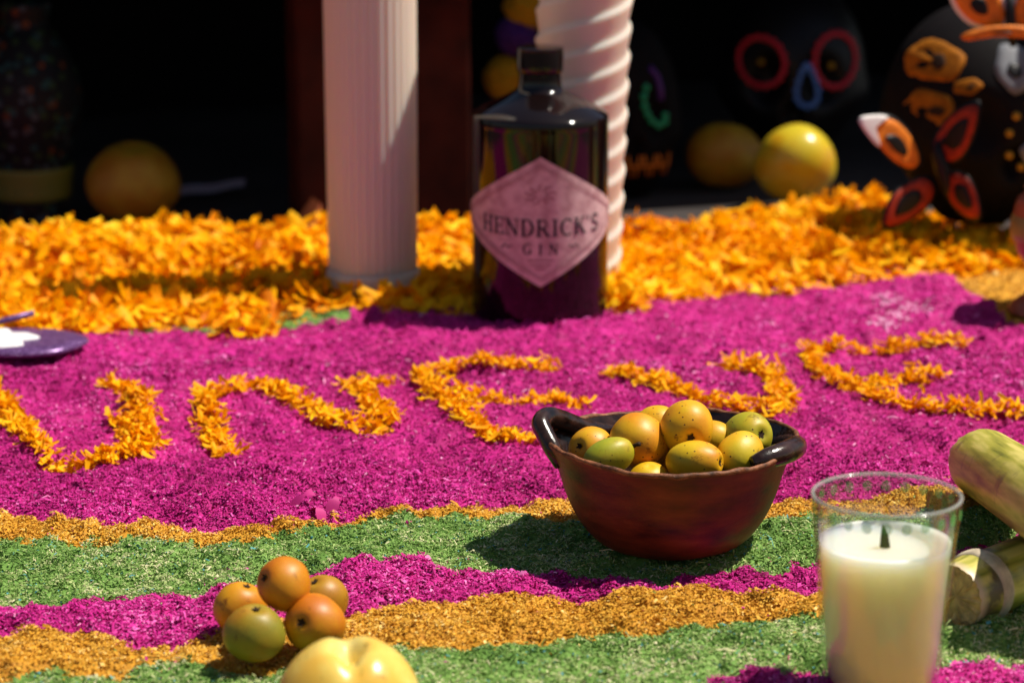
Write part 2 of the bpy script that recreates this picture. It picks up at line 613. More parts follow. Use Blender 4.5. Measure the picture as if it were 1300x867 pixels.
PV = [petal_mesh(100 + i) for i in range(12)]
PETALS = []
for V, F in PV:
    me = mesh_py('petal', V, F)
    me.materials.append(MAT['petal_o'])
    me.polygons.foreach_set('use_smooth', np.ones(len(me.polygons), bool))
    PETALS.append(me)


def petal_obj(loc, parent, scale=1.0, tilt=0.7, wy=1.0):
    o = bpy.data.objects.new('petal', random.choice(PETALS))
    COL.objects.link(o)
    o.rotation_euler = (random.gauss(0, tilt), random.gauss(0, tilt * 0.7), random.uniform(0, 2 * PI))
    k = scale * random.uniform(0.75, 1.2)
    o.scale = (k, k * wy, k)
    o.location = Vector(loc) - parent.location
    o.parent = parent
    return o


def bed_front(X):
    pts = np.array([gp(x, B0(x))[:2] for x in range(-250, 1560, 25)])
    return np.interp(X, pts[:, 0], pts[:, 1])


BK = pl([(-300, 318), (-50, 310), (100, 303), (250, 293), (420, 293), (560, 292), (700, 288), (800, 274), (870, 260), (950, 247), (1030, 238),
         (1090, 233), (1150, 238), (1250, 262), (1320, 280), (1560, 300)])


def bed_back(X):
    pts = np.array([gp(x, BK(x), 0.022)[:2] for x in range(-250, 1560, 25)])
    return np.interp(X, pts[:, 0], pts[:, 1])


def bed_h(X, Y):
    f, b = bed_front(X) + vnoise(X, Y, 0.04, 41) * 0.03, bed_back(X)
    a = np.clip((Y - f) / 0.05, 0, 1)
    c = np.clip((b + 0.035 - Y) / 0.05, 0, 1)
    sm = lambda t: t * t * (3 - 2 * t)
    h = (0.003 + 0.016 * np.clip((Y - f) / np.maximum(b - f, 0.05), 0, 1) ** 1.6) * np.minimum(sm(a) ** 0.7, sm(c))
    h = h * (1 + 0.9 * vnoise(X, Y, 0.05, 42)) + vnoise(X, Y, 0.02, 43) * 0.005 * np.minimum(a, c)
    return h, np.minimum(a, c)


bed = empty('marigold_petal_bed', (0, 2.0, 0), 'thick bank of loose orange marigold petals beyond the magenta sawdust', 'petals')
bed['kind'] = 'stuff'
bx = np.linspace(-0.62, 0.75, 230)
by = np.linspace(1.70, 2.36, 110)
BX, BY = np.meshgrid(bx, by, indexing='ij')
hh, ins = bed_h(BX, BY)
base = np.where(BY < 2.08, height(BX, np.minimum(BY, 2.09)), -0.0195)
BZ = np.where(ins > 0.02, np.maximum(base, -0.012) + hh, base - 0.006)
vb = np.arange(BX.size).reshape(BX.shape)
bq = np.stack([vb[:-1, :-1], vb[1:, :-1], vb[1:, 1:], vb[:-1, 1:]], -1).reshape(-1, 4)
keep = (ins.reshape(-1)[bq] > 0.02).any(1)
o = link('underlayer', mesh_np('underlayer', np.stack([BX, BY - 2.0, BZ], -1).reshape(-1, 3), bq[keep]), MAT['under'], bed)
o['kind'] = 'stuff'


def bed_z(X, Y):
    h, i = bed_h(X, Y)
    return np.maximum(np.where(Y < 2.08, height(X, np.minimum(Y, 2.09)), -0.0195), -0.012) + h, i


def petal_cloud(PX, PY, PZ, rnd, tilt=0.48, scale=1.12, wy=1.0):
    n = len(PX)
    which = RNG.integers(0, len(PV), n)
    VV, FF, RR, off = [], [], [], 0
    for w in range(len(PV)):
        m = np.where(which == w)[0]
        if not len(m):
            continue
        v0, f0 = np.array(PV[w][0]) * np.array([1, wy, 1]), np.array(PV[w][1])
        ax, ayy, az = RNG.normal(0, tilt, len(m)), RNG.normal(0, tilt * 0.8, len(m)), RNG.random(len(m)) * 2 * PI
        sc = scale * RNG.uniform(0.7, 1.2, len(m))
        cx, sx, cy, sy, cz, sz = np.cos(ax), np.sin(ax), np.cos(ayy), np.sin(ayy), np.cos(az), np.sin(az)
        R = np.empty((len(m), 3, 3))
        R[:, 0, 0] = cz * cy; R[:, 0, 1] = cz * sy * sx - sz * cx; R[:, 0, 2] = cz * sy * cx + sz * sx
        R[:, 1, 0] = sz * cy; R[:, 1, 1] = sz * sy * sx + cz * cx; R[:, 1, 2] = sz * sy * cx - cz * sx
        R[:, 2, 0] = -sy; R[:, 2, 1] = cy * sx; R[:, 2, 2] = cy * cx
        v = np.einsum('nij,kj->nki', R, v0) * sc[:, None, None] + np.stack([PX[m], PY[m], PZ[m]], 1)[:, None, :]
        VV.append(v.reshape(-1, 3))
        FF.append((f0[None] + (np.arange(len(m)) * len(v0))[:, None, None]).reshape(-1, 4) + off)
        RR.append(np.repeat(rnd[m], len(v0)))
        off += v.shape[0] * v.shape[1]
    return np.concatenate(VV), np.concatenate(FF), np.concatenate(RR)


n = 19000
PX = RNG.uniform(-0.60, 0.72, n)
PY = RNG.uniform(1.70, 2.34, n)
pz, ins = bed_z(PX, PY)
m = (ins > 0.03) & (RNG.random(n) < 0.25 + ins)
PX, PY, pz = PX[m], PY[m], pz[m]
PZ = pz + RNG.uniform(0.0, 0.007, len(PX))
rn = np.clip(RNG.beta(2.2, 2.0, len(PX)) + 0.5 * vnoise(PX, PY, 0.06, 45), 0, 1)
V, F, R = petal_cloud(PX, PY - 2.0, PZ, rn)
o = link('petals', mesh_np('petals', V, F, R), MAT['petal'], bed)
o['kind'] = 'stuff'
cnt = 0
while cnt < 220:                                        # the top petals that show singly
    X = random.uniform(-0.42, 0.42)
    f, b = float(bed_front(X)), float(bed_back(X))
    Y = random.uniform(f - 0.005, b)
    zz, i = bed_z(np.array([X]), np.array([Y]))
    petal_obj((X, Y, float(zz[0]) + random.uniform(0.005, 0.010)), bed, 1.05, 0.75)
    cnt += 1
for (x, y, k, sx, sy) in ((300, 424, 26, 0.018, 0.010), (45, 412, 20, 0.016, 0.012), (120, 428, 30, 0.020, 0.012), (795, 402, 14, 0.010, 0.008)):
    c = gp(x, y)
    for q in range(k):                                  # clumps fallen forward on the magenta
        X, Y = c.x + random.gauss(0, sx * 0.7), c.y + random.gauss(0, sy * 0.7)
        petal_obj((X, Y, hz(X, Y) + random.uniform(0.001, 0.011)), bed, 1.1, 0.6)


def petal_letter(strokes, label, per_cm=8.0, scale=0.54):
    c0 = gp(*strokes[0][0][0])
    t = empty('petal_letter', (c0.x, c0.y, 0), label, 'letter', 'letters spelled in marigold petals')
    cloud = []
    for pts, wid in strokes:
        P = [gp(x, y, 0.004) for x, y in pts]
        sm = smooth_profile([(p.x, p.y) for p in P], 8)
        d = [0.0]
        for a, b in zip(sm, sm[1:]):
            d.append(d[-1] + math.dist(a, b))
        n = int(d[-1] * 100 * per_cm * wid / 0.012)
        k = n * 2
        S = RNG.random(k) * d[-1]
        X = np.interp(S, d, [p[0] for p in sm]) + RNG.normal(0, wid * 0.33, k)
        Y = np.interp(S, d, [p[1] for p in sm]) + RNG.normal(0, wid * 0.38, k)
        cloud.append((X, Y, height(X, Y) + 0.0008 + 0.005 * RNG.random(k)))
        for i in range(n):
            s = random.random() * d[-1]
            X = float(np.interp(s, d, [p[0] for p in sm])) + random.gauss(0, wid * 0.34)
            Y = float(np.interp(s, d, [p[1] for p in sm])) + random.gauss(0, wid * 0.40)
            petal_obj((X, Y, hz(X, Y) + 0.0025 + 0.0055 * random.random() ** 1.3), t, scale * 1.1, 0.42, 0.62)
    X, Y, Z = (np.concatenate([c[i] for c in cloud]) for i in range(3))
    V, F, R = petal_cloud(X - c0.x, Y - c0.y, Z, RNG.beta(2, 2.4, len(X)), 0.42, scale * 1.1, 0.65)
    o = link('petals', mesh_np('petals', V, F, R), MAT['petal'], t)
    o['kind'] = 'stuff'
    return t


petal_letter([([(-18, 495), (8, 525), (28, 555), (55, 577), (95, 588), (140, 582), (185, 570)], 0.0105),
              ([(195, 566), (182, 545), (178, 525), (160, 506), (140, 497)], 0.0125), ([(150, 575), (175, 560), (150, 540)], 0.012)],
             'petal letter shaped like U beside the purple glitter ornament')
petal_letter([([(258, 512), (268, 540), (292, 576)], 0.0125), ([(262, 508), (330, 500), (380, 519), (440, 543), (488, 548)], 0.0115),
              ([(492, 545), (472, 515), (448, 486), (492, 482)], 0.0115)],
             'petal letter shaped like N between the U and the E beside the bowl')
petal_letter([([(530, 480), (562, 510), (594, 537), (622, 556), (652, 566)], 0.012), ([(540, 476), (585, 468), (640, 471), (700, 467)], 0.010),
              ([(585, 505), (640, 512), (700, 513), (742, 518)], 0.010), ([(668, 560), (692, 560)], 0.006)],
             'petal letter E whose foot runs behind the clay bowl handle')
petal_letter([([(783, 467), (820, 483), (860, 501), (910, 517), (960, 527), (992, 524)], 0.011), ([(995, 522), (990, 500), (972, 476), (925, 464)], 0.0115)],
             'petal letter shaped like V right behind the fruit bowl')
petal_letter([([(1022, 456), (1060, 478), (1092, 498), (1125, 514), (1180, 519), (1240, 520), (1310, 523)], 0.011),
              ([(1026, 450), (1062, 440), (1120, 443), (1180, 440), (1228, 447)], 0.010), ([(1108, 492), (1152, 484), (1206, 478)], 0.009)],
             'petal letter E with three long arms beyond the glass candle')

# a few curled shavings standing out of the magenta
sh = [(385, 640, 0.4), (425, 640, 1.2), (400, 648, 2.2), (1245, 508, 0.3)]
for i, (x, y, a) in enumerate(sh[:3]):
    p = gp(x, y, 0.004)
    V, F = [], []
    for k in range(9):
        q = k / 8 * (2.0 + i * 0.8)
        for s in (-1, 1):
            V.append((0.008 * (k / 8 - 0.5) * 1.6, s * (0.0025 + 0.0012 * math.sin(k)), 0.005 * math.sin(q)))
    for k in range(8):
        F.append((2 * k, 2 * k + 2, 2 * k + 3, 2 * k + 1))
    me = mesh_py('wood_shaving', V, F)
    o = link('wood_shaving', me, plain('magenta_shaving', (0.46, 0.012, 0.17), 0.6))
    o.location = (p.x, p.y, hz(p.x, p.y) + 0.001)
    o.rotation_euler = (0.3, -0.2, a)
    tag(o, ['flat curled magenta shaving near the ochre edge', 'tallest curled magenta shaving near the ochre edge', 'tightly rolled magenta shaving touching the ochre edge'][i], 'shaving', 'curled magenta shavings')

# ------------------------------------------------------------------ altar table, backdrop
ALT = math.atan(0.34)
tb = empty('altar_table', (0.0, 2.262, -0.02), 'black cloth-draped altar table on dark red wooden boards', 'table', rz=ALT)
box('tabletop', (-1.5, 0.0, 0.345), (1.5, 0.85, 0.385), MAT['black_cloth'], tb, 0.006)
V, F = [], []
nfold = 300
for i in range(nfold + 1):
    x = -1.5 + 3.0 * i / nfold
    y = 0.72 + 0.018 * math.sin(x * 31) + 0.012 * math.sin(x * 13 + 1)
    V += [(x, y, 0.0), (x, y - 0.01 * math.sin(x * 31 + 1), 0.17), (x, 0.74, 0.346)]
for i in range(nfold):
    for k in range(2):
        F.append((3 * i + k, 3 * i + 3 + k, 3 * i + 4 + k, 3 * i + 1 + k))
link('back_drape', mesh_py('back_drape', V, F), MAT['black_cloth'], tb)
inv = tb.matrix_basis.inverted() if False else (Matrix.Translation(tb.location) @ Matrix.Rotation(ALT, 4, 'Z')).inverted()
pl_, pr_ = inv @ ay(376, 200, 2.215), inv @ ay(601, 200, 2.26)
leg = box('leg', (pl_.x, 0.012, 0.0), (pr_.x, 0.045, 0.3449), MAT['wood'], tb, 0.004)
for s in (-1.42, 1.3):
    box('leg', (s, 0.012, 0.0), (s + 0.12, 0.045, 0.3449), MAT['wood'], tb, 0.004)
q = inv @ ay(392, 285, 2.18)
V = [(q.x - 0.012, 0.011, 0), (q.x + 0.016, 0.011, 0), (q.x + 0.012, 0.011, q.z + 0.016), (q.x - 0.012, -0.03, 0), (q.x + 0.016, -0.03, 0), (q.x + 0.012, -0.018, q.z + 0.016)]
link('wedge', mesh_py('wedge', V, [(0, 1, 2), (5, 4, 3), (0, 3, 4, 1), (1, 4, 5, 2), (2, 5, 3, 0)]), MAT['clay'], tb, smooth=False)

# ------------------------------------------------------------------ gin bottle
BP = gp(685, 402)
RB = 0.0474
lm, nt, b = new_mat('black_brown_glass')
b.inputs['Base Color'].default_value = (0.006, 0.003, 0.003, 1)
b.inputs['Roughness'].default_value = 0.06
b.inputs['Specular IOR Level'].default_value = 0.40
MAT['glass_dark'] = lm
lm, nt, b = new_mat('rose_paper_label')
tc = nt.nodes.new('ShaderNodeTexCoord')
nn = nt.nodes.new('ShaderNodeTexNoise')
nn.inputs['Scale'].default_value = 130
nn.inputs['Detail'].default_value = 5
rr = ramp_node(nt, [(0.35, (0.44, 0.265, 0.265)), (0.62, (0.64, 0.46, 0.44))])
nt.links.new(tc.outputs['Object'], nn.inputs['Vector'])
nt.links.new(nn.outputs['Fac'], rr.inputs['Fac'])
nt.links.new(rr.outputs[0], b.inputs['Base Color'])
b.inputs['Roughness'].default_value = 0.55
MAT['label'] = lm

bot = empty('gin_bottle', (BP.x, BP.y, hz(BP.x, BP.y) - 0.002), 'black apothecary gin bottle with a rose diamond label', 'bottle')
ZS = 0.141
prof = smooth_profile([(0.0, 0.004), (0.036, 0.002), (0.0445, 0.0), (0.0468, 0.003), (RB, 0.009)], 4) + \
    smooth_profile([(RB, 0.012), (RB, 0.06), (RB, 0.10), (RB, 0.132)], 4) + \
    smooth_profile([(RB, 0.134), (RB - 0.0001, 0.1388), (RB - 0.0018, 0.1418), (0.036, 0.1475), (0.0235, 0.1535), (0.0165, 0.1580), (0.0148, 0.163), (0.0146, 0.170)], 5)
V, F = lathe(prof, 96)
link('body', mesh_py('body', V, F), MAT['glass_dark'], bot)
V, F = lathe(smooth_profile([(0.0142, 0.169), (0.0160, 0.1705), (0.0162, 0.178), (0.0160, 0.1845), (0.0148, 0.1868), (0.0, 0.1872)], 4), 64)
link('cap', mesh_py('cap', V, F), MAT['glass_dark'], bot)
LZ, LH, LA = 0.0735, 0.0445, 1.72


def cyl(s, t, dr):                                      # s arc radians, t height
    a = -PI / 2 + s
    return ((RB + dr) * math.cos(a), (RB + dr) * math.sin(a), LZ + t)


N1, N2 = 60, 12
V, F = [], []
for i in range(N1 + 1):
    s = -LA + 2 * LA * i / N1
    hgt = LH * (1 - abs(s) / LA) ** 1.10 * 0.97 + 0.0016
    for j in range(N2 + 1):
        V.append(cyl(s, -hgt + 2 * hgt * j / N2, 0.0005))
for i in range(N1):
    for j in range(N2):
        a = i * (N2 + 1) + j
        F.append((a, a + N2 + 1, a + N2 + 2, a + 1))
lab = link('label', mesh_py('label', V, F), MAT['label'], bot)
lab['label'] = 'rose pink diamond label reading HENDRICK\'S GIN in black capitals'

TH, TN = 0.17, 0.075


def arc(cx, cy, rx, ry, a0, a1, n=12):
    return [(cx + rx * math.cos(rad(a0 + (a1 - a0) * i / n)), cy + ry * math.sin(rad(a0 + (a1 - a0) * i / n))) for i in range(n + 1)]


def ser(x, y, w=0.34):
    return ([(x - w / 2, y), (x + w / 2, y)], 0.07)


def glyph(ch):
    st = lambda x: ([(x, 0), (x, 1)], TH)
    if ch == 'H':
        return 0.86, [st(0.18), st(0.68), ([(0.18, 0.52), (0.68, 0.52)], TN), ser(0.18, 0.03), ser(0.18, 0.97), ser(0.68, 0.03), ser(0.68, 0.97)]
    if ch == 'E':
        return 0.74, [st(0.18), ([(0.05, 0.965), (0.66, 0.965)], TN), ([(0.18, 0.52), (0.54, 0.52)], TN), ([(0.05, 0.035), (0.68, 0.035)], TN),
                      ([(0.66, 1.0), (0.66, 0.78)], TN), ([(0.68, 0), (0.68, 0.24)], TN), ([(0.54, 0.63), (0.54, 0.41)], TN)]
    if ch == 'N':
        return 0.88, [([(0.16, 0), (0.16, 1)], TN), ([(0.72, 0), (0.72, 1)], TN), ([(0.14, 0.97), (0.72, 0.03)], TH), ser(0.16, 0.03), ser(0.12, 0.97, 0.26), ser(0.72, 0.97)]
    if ch == 'D':
        return 0.84, [st(0.18), ([(0.05, 0.965), (0.40, 0.965)] + arc(0.40, 0.5, 0.34, 0.465, 90, -90) + [(0.40, 0.035), (0.05, 0.035)], 0.10),
                      (arc(0.40, 0.5, 0.32, 0.4, 60, -60), TH)]
    if ch == 'R':
        return 0.86, [st(0.18), ([(0.05, 0.965), (0.42, 0.965)] + arc(0.42, 0.735, 0.20, 0.23, 90, -90) + [(0.42, 0.50), (0.18, 0.50)], 0.10),
                      ([(0.40, 0.5), (0.72, 0.03)], TH), ser(0.18, 0.03), ser(0.76, 0.03, 0.22)]
    if ch == 'I':
        return 0.42, [st(0.2), ser(0.2, 0.03), ser(0.2, 0.97)]
    if ch == 'C':
        return 0.82, [(arc(0.45, 0.5, 0.35, 0.47, 50, 310, 16), 0.11), (arc(0.43, 0.5, 0.33, 0.42, 130, 230), TH), ([(0.68, 1.0), (0.68, 0.72)], TN)]
    if ch == 'K':
        return 0.86, [st(0.18), ([(0.66, 0.97), (0.24, 0.48)], TN), ([(0.36, 0.60), (0.72, 0.03)], TH), ser(0.18, 0.03), ser(0.18, 0.97), ser(0.66, 0.97, 0.26), ser(0.74, 0.03, 0.26)]
    if ch == "'":
        return 0.28, [([(0.14, 1.0), (0.10, 0.76)], 0.12)]
    if ch == 'S':
        return 0.66, [(arc(0.34, 0.73, 0.22, 0.235, 40, 250, 12)[:-1] + [(0.34, 0.52)] + arc(0.34, 0.27, 0.24, 0.235, 70, -150, 12), 0.13),
                      ([(0.56, 1.0), (0.56, 0.76)], TN), ([(0.09, 0.0), (0.09, 0.25)], TN)]
    if ch == 'G':
        return 0.88, [(arc(0.45, 0.5, 0.35, 0.47, 50, 330, 16), 0.11), (arc(0.43, 0.5, 0.33, 0.42, 130, 230), TH), ([(0.70, 0.42), (0.70, 0.05)], TH), ser(0.70, 0.44, 0.3)]
    return 0.4, []


def ribbon(V, F, pts, w, fn):
    dense = []
    for (a, b) in zip(pts, pts[1:]):
        k = max(1, int(math.dist(a, b) / 0.12))
        for i in range(k):
            dense.append((a[0] + (b[0] - a[0]) * i / k, a[1] + (b[1] - a[1]) * i / k))
    dense.append(pts[-1])
    base = len(V)
    for i, p in enumerate(dense):
        q0, q1 = dense[max(0, i - 1)], dense[min(len(dense) - 1, i + 1)]
        tx, ty = q1[0] - q0[0], q1[1] - q0[1]
        l = math.hypot(tx, ty) or 1
        nx_, ny_ = -ty / l * w / 2, tx / l * w / 2
        V.append(fn(p[0] + nx_, p[1] + ny_))
        V.append(fn(p[0] - nx_, p[1] - ny_))
    for i in range(len(dense) - 1):
        a = base + 2 * i
        F.append((a, a + 2, a + 3, a + 1))


def word(text, h, zc, width=None, gap=0.06, archk=0.0, center=0.0, dr=0.0009):
    gl = [glyph(c) for c in text]
    tot = sum(g[0] + gap for g in gl) - gap
    sx = (width / tot) if width else h
    V, F, x = [], [], -tot / 2
    lvl = [0]
    for w, strokes in gl:
        for pts, tw in strokes:
            lvl[0] = (lvl[0] + 1) % 7
            e = lvl[0] * 0.00002
            fn = lambda u, v, e=e: cyl(center + (x + u) * sx / RB, zc - h / 2 + v * h + archk * ((x + u) * sx) ** 2, dr + e)
            ribbon(V, F, pts, tw, fn)
        x += w + gap
    return V, F


V, F = word("HENDRICK'S", 0.0118, -0.0040, width=0.0905, archk=0.7, center=0.01)
link('lettering', mesh_py('lettering', V, F), MAT['ink'], lab, smooth=False)
V, F = word("GIN", 0.0074, -0.0185, gap=0.55)
for s in (-1, 1):
    fn = lambda u, v: cyl(u / RB, -0.0185 + v, 0.0009)
    ribbon(V, F, [(s * 0.020, 0.002), (s * 0.0225, 0.0005), (s * 0.025, 0.0025), (s * 0.028, -0.0005)], 0.001, fn)
link('lettering', mesh_py('lettering', V, F), MAT['ink'], lab, smooth=False)
# faint printed border and rosette
V, F = [], []
for f in (0.90, 0.855):
    pts = []
    for i in range(81):
        s = -LA * f + 2 * LA * f * i / 80
        pts.append((s, LH * f * (1 - abs(s) / (LA * f)) ** 1.10))
    for sg in (1, -1):
        fn = lambda u, v, sg=sg: cyl(u, v * sg, 0.0008)
        ribbon(V, F, pts, 0.0007, fn)
for k in range(9):
    a = 2 * PI * k / 9
    fn = lambda u, v: cyl(u / RB, 0.019 + v, 0.0008)
    ribbon(V, F, [(0.003 * math.cos(a), 0.003 * math.sin(a)), (0.008 * math.cos(a + 0.4), 0.0055 * math.sin(a + 0.4)), (0.011 * math.cos(a + 0.1), 0.007 * math.sin(a + 0.1))], 0.0012, fn)
for k in range(3):
    fn = lambda u, v: cyl(u / RB, -0.0265 - k * 0.003 + v, 0.0008)
    w = 0.009 - k * 0.0025
    ribbon(V, F, [(-w + 2 * w * i / 12, 0.0006 * (i % 2)) for i in range(13)], 0.0011, fn)
link('ornament', mesh_py('ornament', V, F), MAT['fadedink'], lab, smooth=False)

# ------------------------------------------------------------------ candles
wax = plain('white_wax', (0.70, 0.60, 0.50), 0.45, 0.4, sss=0.8, sssr=(0.022, 0.012, 0.008))
CP = gp(474, 376, 0.0)
can = empty('pillar_candle', (CP.x, CP.y, 0.0), 'tall white fluted pillar candle in front of the dark red board', 'candle')
flut = lambda r, z, ph: (r * (1 + 0.011 * math.cos(34 * ph)) if r > 0.025 else r, z)
V, F = lathe([(0.0, 0.012), (0.0312, 0.012), (0.0318, 0.02), (0.0322, 0.08), (0.0325, 0.16), (0.0328, 0.24), (0.0330, 0.32), (0.0322, 0.395), (0.030, 0.400), (0.012, 0.397), (0.0, 0.397)], 272, flut)
link('body', mesh_py('body', V, F), wax, can)
V, F = lathe(smooth_profile([(0.030, 0.0), (0.0335, 0.001), (0.0342, 0.012), (0.0335, 0.0195), (0.0322, 0.0215)], 4), 96)
link('base_ring', mesh_py('base_ring', V, F), wax, can)
V, F = tube([(0, 0, 0.395), (0.001, 0, 0.406), (0.003, 0.001, 0.414)], 0.0013, 8)
link('wick', mesh_py('wick', V, F), MAT['dark'], can)

SP = gp(730, 369, 0.0)
can2 = empty('spiral_candle', (SP.x, SP.y, 0.0), 'white spiral-ribbed pillar candle standing behind the black bottle', 'candle')
can2.rotation_euler = (0, rad(1.5), 0)
PITCHZ = 0.0205


def spiral(r, z, ph):
    if r < 0.028 or z > 0.322:
        return r, z
    t = ((z + 0.006 - ph / (2 * PI) * PITCHZ * 3) / PITCHZ) % 1.0
    bump = (t / 0.74) ** 1.1 if t < 0.74 else 0.5 + 0.5 * math.cos(PI * (t - 0.74) / 0.26)
    return r * (0.945 + 0.075 * bump), z


V, F = lathe([(0.0, 0.0)] + [(0.0325 + 0.0022 * i / 300, 0.001 + 0.324 * i / 300) for i in range(301)] + [(0.02, 0.329), (0.0, 0.326)], 96, spiral)
link('body', mesh_py('body', V, F), wax, can2)
V, F = tube([(0, 0, 0.324), (0.001, 0, 0.335), (-0.001, 0.001, 0.342)], 0.0013, 8)
link('wick', mesh_py('wick', V, F), MAT['dark'], can2)

# ------------------------------------------------------------------ fruit
def fruit_mat(name, main, blush, tip, specks=True, rough=0.46):
    m, nt, b = new_mat(name)
    tc = nt.nodes.new('ShaderNodeTexCoord')
    n = nt.nodes.new('ShaderNodeTexNoise')
    n.inputs['Scale'].default_value = 45
    n.inputs['Detail'].default_value = 4
    oi = nt.nodes.new('ShaderNodeObjectInfo')
    ad = nt.nodes.new('ShaderNodeVectorMath')
    ad.operation = 'ADD'
    nt.links.new(tc.outputs['Object'], ad.inputs[0])
    nt.links.new(oi.outputs['Random'], ad.inputs[1])
    nt.links.new(ad.outputs[0], n.inputs['Vector'])
    r = ramp_node(nt, [(0.36, blush), (0.50, main), (0.66, tip)])
    nt.links.new(n.outputs['Fac'], r.inputs['Fac'])
    out = r.outputs[0]
    nb = nt.nodes.new('ShaderNodeTexNoise')
    nb.inputs['Scale'].default_value = 120
    nb.inputs['Detail'].default_value = 6
    nb.inputs['Roughness'].default_value = 0.7
    nt.links.new(ad.outputs[0], nb.inputs['Vector'])
    rb = ramp_node(nt, [(0.30, (1, 1, 1)), (0.40, (0, 0, 0))])
    nt.links.new(nb.outputs['Fac'], rb.inputs['Fac'])
    mb = nt.nodes.new('ShaderNodeMix')
    mb.data_type = 'RGBA'
    nt.links.new(rb.outputs[0], mb.inputs['Factor'])
    nt.links.new(out, mb.inputs['A'])
    mb.inputs['B'].default_value = (*[c * 0.45 for c in blush], 1)
    out = mb.outputs['Result']
    if specks:
        v = nt.nodes.new('ShaderNodeTexVoronoi')
        v.inputs['Scale'].default_value = 250
        v.inputs['Randomness'].default_value = 1.0
        nt.links.new(ad.outputs[0], v.inputs['Vector'])
        lt = nt.nodes.new('ShaderNodeMath')
        lt.operation = 'LESS_THAN'
        lt.inputs[1].default_value = 0.115
        nt.links.new(v.outputs['Distance'], lt.inputs[0])
        mx = nt.nodes.new('ShaderNodeMix')
        mx.data_type = 'RGBA'
        nt.links.new(lt.outputs[0], mx.inputs['Factor'])
        nt.links.new(out, mx.inputs['A'])
        mx.inputs['B'].default_value = (0.07, 0.025, 0.006, 1)
        out = mx.outputs['Result']
    nt.links.new(out, b.inputs['Base Color'])
    b.inputs['Roughness'].default_value = rough
    b.inputs['Specular IOR Level'].default_value = 0.4
    b.inputs['Subsurface Weight'].default_value = 0.06
    b.inputs['Subsurface Radius'].default_value = (0.004, 0.002, 0.0005)
    b.inputs['Subsurface Scale'].default_value = 1.0
    bp = nt.nodes.new('ShaderNodeBump')
    bp.inputs['Strength'].default_value = 0.12
    bp.inputs['Distance'].default_value = 0.0006
    n3 = nt.nodes.new('ShaderNodeTexNoise')
    n3.inputs['Scale'].default_value = 420
    nt.links.new(tc.outputs['Object'], n3.inputs['Vector'])
    nt.links.new(n3.outputs['Fac'], bp.inputs['Height'])
    nt.links.new(bp.outputs[0], b.inputs['Normal'])
    return m


FM = {
    'orange': fruit_mat('haw_orange', (0.63, 0.265, 0.004), (0.56, 0.17, 0.003), (0.62, 0.34, 0.008)),
    'amber': fruit_mat('haw_amber', (0.66, 0.325, 0.005), (0.60, 0.23, 0.004), (0.62, 0.40, 0.010)),
    'yellow': fruit_mat('haw_yellow', (0.64, 0.39, 0.009), (0.62, 0.30, 0.006), (0.58, 0.43, 0.015)),
    'green': fruit_mat('haw_green', (0.36, 0.33, 0.014), (0.46, 0.33, 0.014), (0.25, 0.28, 0.014)),
    'deep': fruit_mat('haw_deep_orange', (0.54, 0.200, 0.003), (0.46, 0.125, 0.003), (0.54, 0.26, 0.006), False),
    'brown': fruit_mat('haw_brown', (0.38, 0.165, 0.008), (0.30, 0.11, 0.006), (0.40, 0.22, 0.012), False),
    'olive': fruit_mat('haw_olive', (0.30, 0.20, 0.012), (0.34, 0.16, 0.008), (0.22, 0.19, 0.014), False),
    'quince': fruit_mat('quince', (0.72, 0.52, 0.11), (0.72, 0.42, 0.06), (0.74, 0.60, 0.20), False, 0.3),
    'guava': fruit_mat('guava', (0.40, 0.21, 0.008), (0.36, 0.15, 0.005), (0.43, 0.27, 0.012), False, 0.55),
    'lemon': fruit_mat('lemon_guava', (0.58, 0.41, 0.02), (0.58, 0.32, 0.012), (0.56, 0.45, 0.03), False, 0.27),
}


